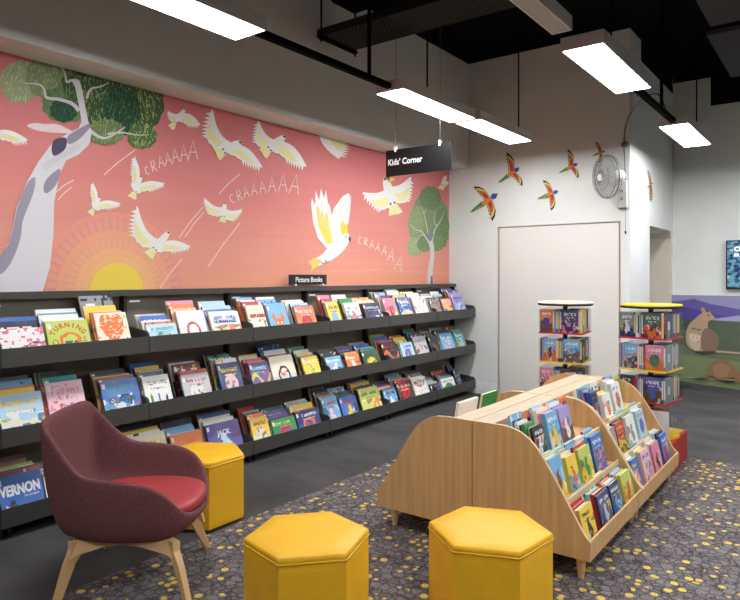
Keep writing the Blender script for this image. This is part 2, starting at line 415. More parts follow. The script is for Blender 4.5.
# right gum tree
tr = P_()
for i, (cx, cy, rx, ry, cc, dc) in enumerate([(430, 222, 19, 30, (126, 146, 104), (168, 180, 136)), (430, 198, 11, 12, (108, 130, 92), (150, 164, 120)), (416, 224, 8, 18, (140, 156, 114), (180, 190, 148)), (442, 228, 7, 20, (110, 134, 92), (160, 176, 128)),
                                              (415, 247, 8, 9, (158, 170, 128), (190, 196, 160)), (424, 243, 7, 9, (116, 138, 98), (150, 166, 122)), (437, 243, 7, 8, (122, 144, 100), (160, 172, 128))]):
    P = wobble(cx, cy, rx, ry, 60, 10, .05, i); tr.poly(P, cc); tr.a += tr.step
    for k in range(int(rx * ry * .3)):
        q = (cx + rnd.uniform(-1, 1) * rx, cy + rnd.uniform(-1, 1) * ry)
        if inside(q, P): tr.a -= tr.step; tr.stroke([q, (q[0] + rnd.uniform(-1, 1), q[1] + rnd.uniform(.3, 1.3))], .5, dc)
tr.poly([(427.3, 284), (427.8, 270), (430.2, 258), (430, 248), (428, 242), (432, 239), (434, 246), (434.5, 258), (432.6, 270), (433.6, 284)], (216, 208, 208))
for br, w in [([(430, 244), (425, 236), (421, 231), (416, 230), (410, 224)], 1.6), ([(432, 242), (434, 232), (437, 226), (442, 218), (444, 211)], 1.5), ([(430, 243), (427, 228), (424, 214), (421, 206)], 1.1), ([(424, 235), (420, 236), (417, 241), (413, 243)], .9),
              ([(437, 226), (434, 220), (435, 212)], .9), ([(424, 214), (427, 207)], .7)]:
    tr.stroke(smooth_poly(br, 3, False), w, (208, 204, 204), True)
tr.poly(smooth_poly([(427.6, 234), (431, 231), (433.4, 234), (431.6, 240), (429.4, 241)]), (140, 132, 156))
tr.poly([(430.5, 284), (431, 276), (432.6, 275), (433, 284)], (110, 104, 112))
done(tr, 'painted_gum_tree', 'small upright gum tree painted at the right of the mural')

WHT, CRM, YLW = (232, 230, 224), (230, 222, 164), (232, 204, 70)
def wing(p, a, tip, b, n=6, bulge=.14, side=1, inner=CRM, white=WHT):
    """a leading-edge root, tip, b trailing root; feather fingers on the outer trailing edge"""
    a, tip, b = V2(a), V2(tip), V2(b); d = tip - a; L = d.length; u = d / L; nn = Vector((-d.y, d.x)) * side
    ch = b - a; C = max(ch.length * 1.05, L * .36); cd = ch.normalized(); cd = (cd - u * cd.dot(u) * .6).normalized()
    def lead(t): return a + d * t + nn * bulge * math.sin(math.pi * min(1, t) ** .8)
    def trail(t): return lead(t) + cd * C * (1 if t < .55 else 1 - .75 * ((t - .55) / .45) ** 1.3)
    out = [lead(t) for t in (0, .15, .3, .45, .6, .75, .88, 1)]
    out.append(lead(1) + u * L * .05 + cd * C * .1)
    for k in range(n):
        t = 1 - .5 * (k + .5) / n; out.append(trail(t + .03) - cd * C * .1 - u * L * .02)
        out.append(trail(t) + (u * .075 + cd * .09) * L)
    for t in (.45, .35, .25, .15): out.append(trail(t) + cd * L * (.03 if t in (.35, .15) else 0))
    out.append(b)
    p.poly([tuple(q) for q in out], white)
    if inner:
        q = [lead(t) + cd * C * .42 for t in (.12, .35, .6, .78)] + [trail(t) - cd * C * .12 for t in (.7, .5, .3, .12)]
        p.poly([tuple(x) for x in q], inner)
def body(p, tail, head, w, fan=True, crest=None, col=WHT):
    t, h = V2(tail), V2(head); d = (h - t); u = d.normalized(); n = Vector((-u.y, u.x))
    if fan:
        f = t + d * .32
        p.poly([tuple(f + n * w * .35), tuple(t + n * w * .75), tuple(t + u * -w * .12 + n * w * .25), tuple(t - n * w * .2), tuple(t - n * w * .8), tuple(f - n * w * .35)], CRM)
    m = t + d * .62
    p.poly([tuple(m + u * d.length * .4 * math.cos(a) + n * w * .5 * math.sin(a)) for a in [2 * math.pi * k / 16 for k in range(16)]], col)
    if crest:
        q = h - u * w * .1
        p.poly([tuple(q + n * crest * w * .25), tuple(q + u * w * .7 + n * crest * w * .7), tuple(q + u * w * .2 + n * crest * w * .2), tuple(q - u * w * .3 + n * crest * w * 1.0), tuple(q - u * w * .5 + n * crest * w * .3)], YLW)
    p.poly([tuple(h + u * w * .1), tuple(h - u * w * .18 + n * w * .22), tuple(h - u * w * .22 - n * w * .22)], (56, 56, 66))
    g = t + d * .3
    for sgn in (-1, 1): p.poly([tuple(g + n * sgn * w * .22 + u * x * w * .1 + n * y * w * .09) for x, y in ((-1, -1), (1, -1), (1, 1), (-1, 1))], (70, 66, 76))
birds = [  # tail, head, width, [(lead root, tip, trail root, side)], label
    ((171, 128), (185, 109), 5, [((180, 113), (168, 111), (177, 120), -1), ((184, 113), (200, 124), (178, 121), -1)], 'small cockatoo with spread wings, highest of the flock beside the left tree'),
    ((217, 155), (241, 142), 9, [((232, 143), (213, 110), (222, 152), -1), ((234, 144), (262, 166), (226, 152), -1)], 'cockatoo with one wing straight up, above the second word'),
    ((263, 154), (285, 136), 8.5, [((276, 140), (259, 121), (268, 150), -1), ((280, 141), (306, 165), (270, 150), -1)], 'cockatoo with its raised wing cut off by the ceiling edge'),
    ((90.5, 214), (100, 197), 4.8, [((96, 202), (93, 183), (93, 208), 1), ((97, 204), (120, 203), (94, 210), -1)], 'small cockatoo left of the first word'),
    ((132, 198), (141, 176), 6, [((137, 183), (135, 157), (133, 190), 1), ((138, 186), (164, 183), (134, 193), -1)], 'cockatoo flying just below the first word'),
    ((148.5, 256), (169, 232), 7.5, [((160, 240), (138, 207), (154, 248), -1), ((162, 243), (190, 246), (154, 251), -1)], 'cockatoo diving beside the yellow sun'),
    ((222.4, 222), (225, 203), 5, [((223, 207), (205, 198), (222, 216), -1), ((225, 208), (242, 209), (223, 217), 1)], 'cockatoo seen from below under the second word'),
    ((396, 214), (385, 178), 9.5, [((388, 187), (363, 192), (393, 203), -1), ((389, 186), (410, 177), (395, 202), 1)], 'cockatoo with yellow crest flying up beneath the hanging sign'),
    ((441, 189), (446, 175), 4, [((444, 178), (449, 182), (443, 185), 1)], 'tiny cockatoo above the small tree'),
]
for bi, (t, h, w, ws, lab) in enumerate(birds):
    p = P_(.0045)
    for (a, tip, b, sd) in ws: wing(p, a, tip, b, 7, .14, sd)
    body(p, t, h, w, True, 1 if bi == 7 else None)
    done(p, 'painted_cockatoo', lab)
p = P_(); wing(p, (0, 130), (27, 139), (0, 139), 6, .1, -1); done(p, 'painted_cockatoo', 'wing of a cockatoo that flies out of the mural at left')
p = P_(); wing(p, (319, 132), (337, 158), (338, 136), 6, .12, 1); done(p, 'painted_cockatoo', 'lone cockatoo wing hanging from the ceiling edge')
# the large cockatoo
p = P_()
p.poly([(334, 240), (330, 222), (334, 208), (343, 196), (349, 193), (351, 200), (350, 214), (346, 232), (340, 244)], WHT)
for k in range(6):
    x = 335.5 + k * 2.6; p.stroke([(x, 234 - k * 2), (x + 3.5 - k * .2, 208 - k * 2.6)], .5, (206, 204, 204))
p.poly([(330, 252), (318, 238), (313, 222), (311, 204), (312, 198), (315, 205), (315.5, 190), (319, 200), (321, 188.5), (324, 198), (326, 190), (328, 203), (330, 206), (333, 222), (337, 240)], WHT)
p.poly([(327, 244), (319, 228), (316, 208), (318, 206), (320, 216), (322, 208), (324, 218), (327, 212), (330, 228), (333, 243)], (230, 210, 96))
for k in range(5):
    p.stroke([(318 + k * 2.6, 222 + k * 3), (315.5 + k * 3, 200 + k)], .5, (208, 204, 196))
p.poly(smooth_poly([(309, 262), (320, 256), (328, 248), (338, 237), (345, 232), (349.5, 236), (348, 244), (340, 254), (328, 262), (318, 266), (311, 271), (313, 266)]), WHT)
p.poly([(309, 262), (313, 258), (322, 260), (318, 266), (311, 271), (312, 267)], (226, 204, 110))
p.poly([(342, 235), (340, 222), (343, 226), (342.5, 219), (346, 226), (347, 222), (348, 232)], YLW)
p.poly([(349, 236), (351, 238), (350.5, 243), (348.6, 240)], (60, 62, 76)); p.poly(ell(346, 237, .7, .8, 8), (40, 40, 50))
p.stroke([(321, 262), (324, 264), (326, 262)], .9, (70, 70, 80)); p.stroke([(325, 260), (328, 263), (329, 261)], .9, (70, 70, 80))
done(p, 'painted_cockatoo', 'largest cockatoo with upswept wings and yellow crest')

GL = {'C': [[(.8, .85), (.45, 1), (.1, .7), (.1, .3), (.45, 0), (.8, .12)]], 'R': [[(.1, 0), (.1, 1), (.6, .95), (.7, .7), (.5, .5), (.1, .45)], [(.3, .46), (.8, 0)]],
      'A': [[(0, 0), (.45, 1), (.9, 0)], [(.15, .38), (.78, .38)]]}
def word(spec, label):
    p = P_(.0045)
    for ch, cx, cy, h, rot in spec:
        w = h * .55
        for st in GL[ch]:
            pts = []
            for x, y in st:
                dx, dy = (x - .45) * w, -(y - .5) * h
                pts.append((cx + dx * math.cos(rot) - dy * math.sin(rot), cy + dx * math.sin(rot) + dy * math.cos(rot)))
            p.stroke(pts, .85, (238, 222, 206)); p.a -= p.step
    p.a += p.step; done(p, 'painted_lettering', label)
word([('C', 147, 170.5, 8, -.3), ('R', 153.8, 166, 11, -.25), ('A', 161, 161.5, 12, -.2), ('A', 168, 158.5, 12.5, -.15), ('A', 175.4, 155.5, 14, -.12), ('A', 184, 153, 16, -.08), ('A', 193, 149.8, 19, 0)], 'first painted squawk, beside the left tree')
word([('C', 232, 198.5, 9, -.3), ('R', 239.5, 195, 10.5, -.25), ('A', 246, 192, 11, -.2), ('A', 254, 189.6, 11.5, -.15), ('A', 262.5, 187, 12.5, -.1), ('A', 272, 184.6, 14.5, -.03), ('A', 283, 183, 17, .05), ('A', 295, 184, 20, .15)], 'second painted squawk, in the middle of the mural')
word([('C', 360, 240.5, 7, .05), ('R', 366, 241.5, 7.5, .1), ('A', 372, 244, 7.5, .15), ('A', 378, 246.8, 8, .18), ('A', 384.5, 250.3, 9.5, .2), ('A', 391.5, 255, 11.5, .22), ('A', 399.5, 263, 15, .26)], 'third painted squawk, left of the small tree')

# ------------------------------------------------------------------ parrot decals on the white walls
def parrot(plane, a0, sign, tail, head, tips, label, fat=1.0):
    p = Paint(plane, a0, .0008, sign); t, h = V2(tail), V2(head); d = h - t; u = d.normalized(); n = Vector((-u.y, u.x)); w = d.length * .2
    s = t + d * .72; b = t + d * .5
    for i, tp in enumerate(tips):
        tp = V2(tp); e = tp - s; m = Vector((-e.y, e.x)); m = m if m.dot(u) > 0 else -m
        for sc, cc in ((1, (34, 24, 26)), (.86, (222, 204, 112)), (.68, (206, 104, 64)), (.46, (178, 60, 50))):
            c = s + (u * -.1 * w)
            P = [s + u * w * .3, s + e * .3 + m * .18 * fat, s + e * .55 + m * .22 * fat, s + e * .8 + m * .15 * fat, tp, s + e * .78 - m * .03 * fat, s + e * .5 - m * .11 * fat, s + e * .25 - m * .15 * fat, b]
            p.poly([tuple(c.lerp(q, sc)) for q in P], cc)
        for f in (.5, .66, .82): p.stroke([tuple(s + e * f * 1.02 + m * .06), tuple(s + e * (f + .02) - m * .1)], .45, (34, 24, 26))
    p.poly([tuple(t), tuple(t + d * .1 + n * w * .2), tuple(b + n * w * .42), tuple(b - n * w * .42), tuple(t + d * .1 - n * w * .18)], (64, 132, 70))
    p.poly([tuple(t + d * .02), tuple(t + d * .36 + n * w * .24), tuple(t + d * .4 + n * w * .1)], (168, 178, 70))
    p.poly([tuple(t + d * .6 + u * d.length * .17 * math.cos(a) + n * w * .38 * math.sin(a)) for a in [k * math.pi / 6 for k in range(12)]], (214, 128, 60))
    p.poly([tuple(t + d * .88 + u * w * .5 * math.cos(a) + n * w * .42 * math.sin(a)) for a in [k * math.pi / 6 for k in range(12)]], (50, 78, 168))
    p.poly([tuple(h + u * w * .2), tuple(h - u * w * .2 + n * w * .2), tuple(h - u * w * .2 - n * w * .2)], (190, 60, 44))
    o = p.build('parrot_decal'); tag(o, label, 'wall decal', 'rainbow parrot decals on the white walls'); return o
yb = YB - .002
parrot('y', yb, -1, (470, 212.6), (497, 194), [(473, 186.5), (492, 221.6)], 'large parrot decal nearest the mural, lowest and leftmost of the flight')
parrot('y', yb, -1, (498, 183), (519, 168), [(506, 152), (522.4, 186.5)], 'parrot decal second from the mural with one wing pointing straight up')
parrot('y', yb, -1, (537, 199), (558, 191), [(542.6, 180), (551, 211)], 'parrot decal just above the middle of the flush door panel')
parrot('y', yb, -1, (558.7, 173), (577.4, 163.6), [(567.6, 149), (578, 178.5)], 'parrot decal between the flush door and the wall fan')
parrot('y', yb, -1, (592, 156), (605, 151), [(595, 142), (599, 163)], 'small parrot decal right above the wall fan')
parrot('x', XP + .001, 1, (646.6, 188), (652.8, 183), [(647.6, 170), (651, 202)], 'parrot decal on the side wall above the doorway', .45)

# ------------------------------------------------------------------ low mural partition at the far wall
part = empty('mural_partition', (2.122, 9.05, 0)); tag(part, 'low partition painted with two long-nosed marsupials in front of purple hills', 'mural panel')
pl = MB().box(2.122, 4.6, 9.03, 9.085, 0, 1.195).build('panel', M_WALL); pl.parent = part; pl.matrix_parent_inverse = Matrix.Translation((-2.122, -9.05, 0))
def q52(pts): return [(670 + x / 5.214, 285 + y / 5.214) for x, y in pts]
p = Paint('y', 9.0285, .0006, -1)
p.poly([(2.123, .001), (4.6, .001), (4.6, 1.194), (2.123, 1.194)], (150, 146, 184), raw=True)
p.poly([(2.123, 1.10), (2.3, 1.12), (2.45, 1.15), (2.62, 1.09), (2.8, 1.06), (3.0, 1.02), (3.4, 1.06), (4, 1.1), (4.6, 1.0), (4.6, .85), (2.123, .85)], (104, 92, 156), raw=True)
p.poly([(2.123, 1.02), (2.35, 1.04), (2.6, .98), (2.85, .93), (2.75, .86), (2.123, .86)], (84, 74, 148), raw=True)
p.poly([(2.7, .905), (3.0, .96), (4.6, .96), (4.6, .86), (2.6, .86)], (168, 166, 206), raw=True)
p.poly([(2.123, .90), (2.5, .885), (3, .875), (4.6, .87), (4.6, .001), (2.123, .001)], (92, 102, 86), raw=True)
p.poly([(2.123, .90), (2.4, .89), (2.6, .82), (2.42, .76), (2.123, .72)], (70, 84, 72), raw=True)
p.poly([(2.123, .56), (2.6, .52), (3.2, .50), (4.6, .5), (4.6, .001), (2.123, .001)], (112, 122, 92), raw=True)
p.poly([(2.123, .43), (2.6, .40), (3.2, .37), (4.6, .37), (4.6, .001), (2.123, .001)], (128, 140, 98), raw=True)
p.poly([(2.123, .10), (2.5, .06), (3.1, .03), (4.6, .03), (4.6, .001), (2.123, .001)], (84, 86, 92), raw=True)
for k in range(260):
    x = rnd.uniform(2.14, 4.5); z = rnd.uniform(.12, .84); hgt = rnd.uniform(.02, .06); g = rnd.choice([(104, 118, 84), (134, 146, 104), (78, 92, 74)])
    p.a += p.step * .95; p.poly([(x, z), (x + .006, z), (x + .003 + rnd.uniform(-.01, .01), z + hgt)], g, raw=True)
q_ = p.build('painted_landscape', None); q_.parent = part
q_.matrix_parent_inverse = Matrix.Translation((-2.122, -9.05, 0))
p = Paint('y', 9.013, .0006, -1)
F1, F2, F3 = (186, 158, 128), (168, 138, 114), (140, 112, 96)
p.poly([(716, 350.5), (740, 352.5), (740, 354), (716, 352.5)], (196, 160, 140))
p.poly(q52(smooth_poly([(84, 300), (84, 250), (100, 205), (128, 178), (150, 158), (170, 142), (168, 122), (178, 120), (186, 138), (196, 142), (202, 120), (208, 138), (218, 152), (236, 172), (228, 182), (204, 186), (196, 210), (206, 232), (236, 250),
                   (256, 290), (246, 330), (216, 350), (150, 350), (104, 330)])), F1)
p.poly(q52(smooth_poly([(190, 225), (222, 236), (252, 270), (254, 310), (236, 344), (190, 350), (164, 330), (162, 280), (172, 240)])), F3)
p.poly(q52(smooth_poly([(100, 262), (120, 250), (150, 262), (160, 300), (150, 340), (118, 330), (100, 300)])), (204, 184, 156))
p.poly(q52([(98, 252), (108, 256), (126, 262), (146, 264), (160, 262), (154, 284), (134, 298), (112, 284)]), (222, 200, 180))
p.poly(q52(ell(122, 272, 3, 3, 8)), (60, 50, 50)); p.poly(q52(ell(142, 276, 3, 3, 8)), (60, 50, 50)); p.poly(q52(ell(146, 296, 4, 3, 8)), (60, 50, 50))
p.stroke(q52([(112, 222), (122, 232), (134, 226)]), 1.1, (110, 88, 84)); p.stroke(q52([(138, 228), (150, 236), (162, 230)]), 1.1, (110, 88, 84))
p.poly(q52(ell(200, 158, 4, 4, 10)), (34, 30, 34)); p.poly(q52([(160, 122), (172, 116), (186, 134), (176, 142), (166, 138)]), (200, 140, 120)); p.poly(q52([(190, 126), (206, 116), (206, 140), (196, 142)]), (110, 98, 110))
p.poly(q52([(130, 345), (230, 345), (240, 352), (190, 358), (136, 352)]), (84, 72, 68))
q_ = p.build('painted_marsupial', None, 'grey-brown marsupial sitting up with a joey in its pouch'); q_.parent = part
q_.matrix_parent_inverse = Matrix.Translation((-2.122, -9.05, 0))
p = Paint('y', 8.999, .0006, -1)
p.poly([(679, 376.4), (740, 380), (740, 381), (679, 377.2)], (168, 150, 140))
p.poly(q52(smooth_poly([(182, 470), (200, 460), (204, 425), (222, 400), (262, 388), (304, 396), (336, 424), (356, 450), (400, 480), (400, 510), (350, 505), (330, 480), (290, 492), (252, 494), (228, 476), (204, 478), (186, 486)])), (150, 112, 84))
p.poly(q52(smooth_poly([(226, 430), (256, 410), (300, 420), (312, 450), (290, 476), (250, 478), (228, 460)])), (166, 128, 98))
p.poly(q52([(110, 486), (170, 484), (200, 490), (150, 496)]), (70, 64, 62)); p.poly(q52([(250, 494), (330, 498), (346, 508), (300, 510)]), (70, 64, 62))
for k in range(6): p.poly(q52([(50 + k * 9, 532), (56 + k * 9, 508 + (k % 2) * 8), (60 + k * 9, 532)]), (48, 84, 56))
q_ = p.build('painted_marsupial', None, 'brown marsupial bending down to the ground'); q_.parent = part
q_.matrix_parent_inverse = Matrix.Translation((-2.122, -9.05, 0))

# television
tv = empty('wall_television', (3.35, YF - .001, 1.58)); tag(tv, 'black-framed television showing a blue crowd picture on the far wall', 'television')
MB().box(-.54, .54, -.055, 0, -.305, .305).build('casing', M_BLACK, tv)
def _scr():
    m = mat('tv_picture', (20, 20, 20), .2); nt, b, N, L = nodes(m)
    tc = N('ShaderNodeTexCoord'); mp = N('ShaderNodeMapping'); mp.inputs['Scale'].default_value = (5, 1, 7); L(tc.outputs['Object'], mp.inputs[0])
    v = N('ShaderNodeTexNoise'); v.inputs['Scale'].default_value = 3.2; v.inputs['Detail'].default_value = 8; v.inputs['Roughness'].default_value = .7; L(mp.outputs[0], v.inputs['Vector'])
    r = ramp(nt, [(.36, (16, 26, 60)), (.46, (40, 66, 118)), (.54, (104, 160, 172)), (.60, (60, 110, 120)), (.68, (226, 238, 240))]); L(v.outputs['Fac'], r.inputs[0])
    L(r.outputs[0], b.inputs['Emission Color']); b.inputs['Emission Strength'].default_value = 1.3
    return m
MB().box(-.525, .525, -.058, -.0555, -.285, .29).build('screen', _scr(), tv)
lettering('CE', .075, (-.45, -.059, .17), (R(90), 0, 0), emissive('screen_white', (255, 255, 255), 1.2), tv, 'screen_lettering', bold=.002)
lettering('FR', .055, (-.45, -.059, .10), (R(90), 0, 0), MATS['screen_white'], tv, 'screen_lettering', bold=.001)

# ------------------------------------------------------------------ luminaires
ROD = []
def lamp(x, y0, y1, z, label, rods, w=.135, lit=True, seen=True):
    e = empty('pendant_lamp', ((x), (y0 + y1) / 2, z)); L = (y1 - y0) / 2
    tag(e, label, 'ceiling lamp', 'suspended rectangular office lamps' if lit else None)
    h = .085
    mb = MB().box(-w, w, -L, L, .006, h).box(-w, -w + .012, -L, L, 0, .006).box(w - .012, w, -L, L, 0, .006).box(-w, w, -L, -L + .012, 0, .006).box(-w, w, L - .012, L, 0, .006)
    bevel(mb.build('housing', M_LAMPB, e), .003)
    MB().box(-w + .013, w - .013, -L + .013, L - .013, .0015, .0055).build('diffuser', M_GLOW if lit else M_OFFLENS, e)
    for ry in rods: MB().tube([(0, ry, h), (0, ry, ZC - z)], .007, 6).build('suspension_rod', M_MATTE, e)
    return e
ZL = 2.85
def zx(px, py): return at(px, py, z=ZL)
lamp(1.24, 1.37, 2.57, ZL, 'long lit ceiling lamp hanging nearest above the left mural, cut by the frame', [-.4, .42])
lamp(1.24, 3.97, 5.13, ZL, 'lit ceiling lamp hanging behind the Kids Corner sign', [-.03])
lamp(1.265, 5.17, 6.34, ZL, 'lit ceiling lamp nearest the back wall, end to end with another', [.54])
lamp(2.73, 3.92, 5.09, ZL, 'largest looking lit ceiling lamp, hanging in front of the grey column', [.016])
lamp(2.73, 6.46, 7.66, ZL, 'lit ceiling lamp farthest back, hanging by the passage wall', [.54])
lamp(2.717, 2.55, 3.62, ZL, 'narrow unlit lamp trunking hanging at the top edge of the photo', [-.2], w=.06, lit=False)
for i, (x, y) in enumerate([(1.24, -1.1), (4.3, -1.6), (4.3, 2.2), (4.3, 4.7), (4.05, 7.85), (5.9, .4), (5.9, 3.2), (5.9, 7.2), (7.3, 2.0)]):
    lamp(x, y - .6, y + .6, ZL, 'lit ceiling lamp outside the photo, over the %s part of the hall' % ['near left', 'near middle', 'middle', 'right middle', 'far middle', 'near right', 'right', 'far right', 'rightmost'][i], [-.4, .4])
def rail(x, y0, y1, z, label, r):
    e = empty('lamp_track', (x, y0, z)); tag(e, label, 'lighting track')
    MB().box(-.022, .022, 0, y1 - y0, 0, .04).build('track_bar', M_MATTE, e)
    for yy, zt in r: MB().tube([(0, yy - y0, .04), (0, yy - y0, zt - z)], .014, 6).build('suspension_rod', M_MATTE, e)
rail(1.24, 2.572, 3.968, 2.87, 'black track bar linking two lamps above the mural side', [(3.72, ZC)])
rail(2.73, 5.092, 6.458, 2.87, 'black track bar linking the two right-hand lamps', [(6.0, ZC)])

# ------------------------------------------------------------------ ceiling services
ct = empty('cable_tray', (.44, 4.05, 3.47)); tag(ct, 'black perforated metal cable tray hanging under the dark ceiling', 'cable tray')
mb = MB(); Lx, Wy = 3.6, .42
for k in range(int((Lx + Wy) / .045)):
    for sgn in (0, 1):
        x0 = k * .045 - Wy * (1 - sgn) * 0; a = (x0 - Wy, 0) if sgn == 0 else (x0 - Wy, Wy); b = (x0, Wy) if sgn == 0 else (x0, 0)
        t0, t1 = max(0, (0 - a[0]) / Wy), min(1, (Lx - a[0]) / Wy)
        if t1 - t0 < .02: continue
        pa = (a[0] + Wy * t0, a[1] + (b[1] - a[1]) * t0, 0); pb = (a[0] + Wy * t1, a[1] + (b[1] - a[1]) * t1, 0)
        mb.tube([pa, pb], .007, 4)
mb.build('perforated_base', M_STEELD, ct)
MB().box(0, Lx, -.006, 0, -.008, .06).box(0, Lx, Wy, Wy + .006, -.008, .06).box(-.006, 0, 0, Wy, -.008, .04).build('side_rails', M_STEELD, ct)
for i, x in enumerate((.06, 2.9)):
    for y in (-.02, Wy + .02):
        MB().tube([(x, y, -.06), (x, y, ZC - 3.47)], .008, 6).build('hanger_rod', M_MATTE, ct)
    MB().box(x - .02, x + .02, -.03, Wy + .03, -.035, -.009).build('hanger_bar', M_MATTE, ct)
du = MB().box(.62, 4.2, 4.0, 4.32, 3.70, 3.98).box(.9, 4.2, 4.32, 4.55, 3.78, 3.98); o = bevel(du.build('ceiling_duct', M_CEIL), .02); tag(o, 'black duct above the perforated cable tray', 'duct')
for (x0, y0, y1, lb) in [(3.04, 4.9, 6.47, 'dark grey ceiling raft nearest the top right corner'), (2.97, 6.69, 8.27, 'dark grey ceiling raft just above the far lamp')]:
    o = MB().box(x0, x0 + 2.4, y0, y1, 3.7, 3.74).build('ceiling_raft', mat('raft_grey', (58, 58, 60), .9)); tag(o, lb, 'ceiling panel', 'dark ceiling rafts')
    for xx in (x0 + .2, x0 + 2.1): MB().tube([(xx, (y0 + y1) / 2, 3.74), (xx, (y0 + y1) / 2, ZC)], .004, 5).build('raft_wire', M_BLACK, o)

# ------------------------------------------------------------------ wall fan
HX, HY, HZ = 2.035, 6.76, 2.47
fan = empty('wall_fan', (2.12, YB, 2.30)); tag(fan, 'grey caged oscillating fan mounted high on the back wall', 'fan')
fx = Matrix.Translation((HX - 2.12, HY - YB, HZ - 2.30)) @ Matrix.Rotation(R(-131), 4, 'Z') @ Matrix.Rotation(R(96), 4, 'Y')
def tr4(M, pts): return [tuple(M @ Vector(p)) for p in pts]
RR = .222
cg = MB()
def ring(r, z, th): cg.tube(tr4(fx, [(r * math.cos(t), r * math.sin(t), z) for t in [2 * math.pi * k / 40 for k in range(40)]]), th, 5, closed=True)
ring(RR, 0, .006); ring(RR * .96, .035, .003); ring(RR * .62, .066, .0022); ring(RR * .34, .075, .003); ring(RR * .96, -.035, .003); ring(RR * .5, -.066, .003)
for k in range(60):
    t = 2 * math.pi * k / 60; c, s = math.cos(t), math.sin(t)
    cg.tube(tr4(fx, [(r * c, r * s, z) for r, z in ((.04, .078), (.1, .072), (.16, .058), (.205, .03), (RR, 0), (.205, -.03), (.15, -.055), (.07, -.07))]), .0013, 4, cap=False)
cg.build('cage', M_CAGE, fan)
MB().lathe([(.001, .088), (.036, .086), (.04, .078), (.038, .070), (.001, .069)], 20, M=fx).build('cage_badge', M_WHITE, fan)
bl = MB()
for k in range(3):
    t = 2 * math.pi * k / 3
    pts = [(r * math.cos(t + a) , r * math.sin(t + a), z) for r, a, z in ((.03, -.3, .012), (.11, -.5, .028), (.19, -.35, .024), (.2, 0, .0), (.19, .35, -.02), (.11, .4, -.024), (.03, .4, -.012))]
    bl.add([fx @ Vector(q) for q in pts] + [fx @ (Vector(q) + Vector((0, 0, .003))) for q in pts], [tuple(range(7)), tuple(range(13, 6, -1))] + [(i, i + 7, (i + 1) % 7 + 7, (i + 1) % 7) for i in range(7)])
bl.build('blades', mat('fan_blade', (196, 198, 196), .3), fan)
MB().lathe([(.001, -.19), (.045, -.185), (.06, -.16), (.062, -.1), (.05, -.07), (.001, -.069)], 24, M=fx).build('motor', M_WHITE, fan)
bevel(MB().box(-.045, .05, -.06, -.001, -.14, .15).build('control_box', mat('box_grey', (188, 188, 184), .4), fan), .008)
MB().tube([(0, -.03, .14), (-.005, -.06, .18), tuple(fx @ Vector((0, 0, -.13)))], [.025, .022, .02], 10).build('bracket_arm', M_WHITE, fan)
MB().lathe([(.001, 0), (.018, 0), (.018, .006), (.001, .006)], 14, M=Matrix.Translation((0, -.06, .04)) @ Matrix.Rotation(R(90), 4, 'X')).build('control_knob', M_GREYP, fan)
MB().lathe([(.001, 0), (.018, 0), (.018, .006), (.001, .006)], 14, M=Matrix.Translation((0, -.06, -.04)) @ Matrix.Rotation(R(90), 4, 'X')).build('control_knob', M_GREYP, fan)
MB().tube([(.03, -.03, -.14), (.03, -.03, -.38)], .0025, 5).build('pull_cord', M_WIRE, fan)
MB().lathe([(.001, 0), (.009, .004), (.009, .03), (.001, .036)], 10, M=Matrix.Translation((.03, -.03, -.415))).build('cord_pull', M_BLACK, fan)
ob = MB().lathe([(.001, -.001), (.035, -.001), (.035, -.02), (.022, -.035), (.001, -.035)], 18, M=Matrix.Translation((2.135, YB, 2.84)) @ Matrix.Rotation(R(-90), 4, 'X')).build('ceiling_socket', M_WIRE)
tag(ob, 'round metal socket on the wall straight above the fan', 'socket')
cab = MB().tube(smooth_poly([(2.15, YB - .03, 2.46), (2.14, YB - .02, 2.7), (2.135, YB - .03, 2.86), (2.16, YB - .04, 3.05), (2.26, YB - .1, 3.2), (2.42, YB - .2, 3.27), (2.55, YB - .3, 3.22), (2.62, YB - .35, 3.02)], 6, False), .008, 6).build('power_cable', M_WIRE)
tag(cab, 'grey cable looping from the wall fan up to the lamp', 'cable')

# ------------------------------------------------------------------ hanging sign and shelf sign
A = at(386, 151, y=4.8); B = at(451.6, 141.2, y=4.8); C_ = at(386, 177, y=4.8)
SW, SH = B.x - A.x, A.z - C_.z
sg = empty('hanging_sign', (A.x, 4.8, C_.z)); tag(sg, 'black hanging sign with white Kids Corner lettering', 'sign')
MB().box(0, SW, 0, .012, 0, SH).build('sign_board', M_BLACK, sg)
lettering('Kids’ Corner', .078, (.022, -.001, SH * .42), (R(90), 0, 0), M_TXT, sg, bold=.0012, xs=.9)
for fx_ in (.15, .83):
    MB().box(SW * fx_ - .01, SW * fx_ + .01, -.004, .016, SH - .02, SH + .025).build('clip', M_WHITE, sg)
    MB().tube([(SW * fx_, .006, SH + .02), (SW * fx_, .006, ZC - C_.z)], .0018, 5).build('suspension_wire', M_WIRE, sg)
ps = empty('shelf_sign', (.085, 4.065, 1.352)); tag(ps, 'small black Picture Books sign standing on top of the wall shelving', 'sign')
MB().box(0, .012, 0, .5, .008, .10).build('sign_board', M_BLACK, ps)
lettering('Picture Books', .064, (.0125, .075, .034), (R(90), 0, R(90)), M_TXT, ps, bold=.001)
for yy in (.065, .435): MB().box(-.01, .03, yy - .008, yy + .008, 0, .018).build('foot_clip', M_WHITE, ps)

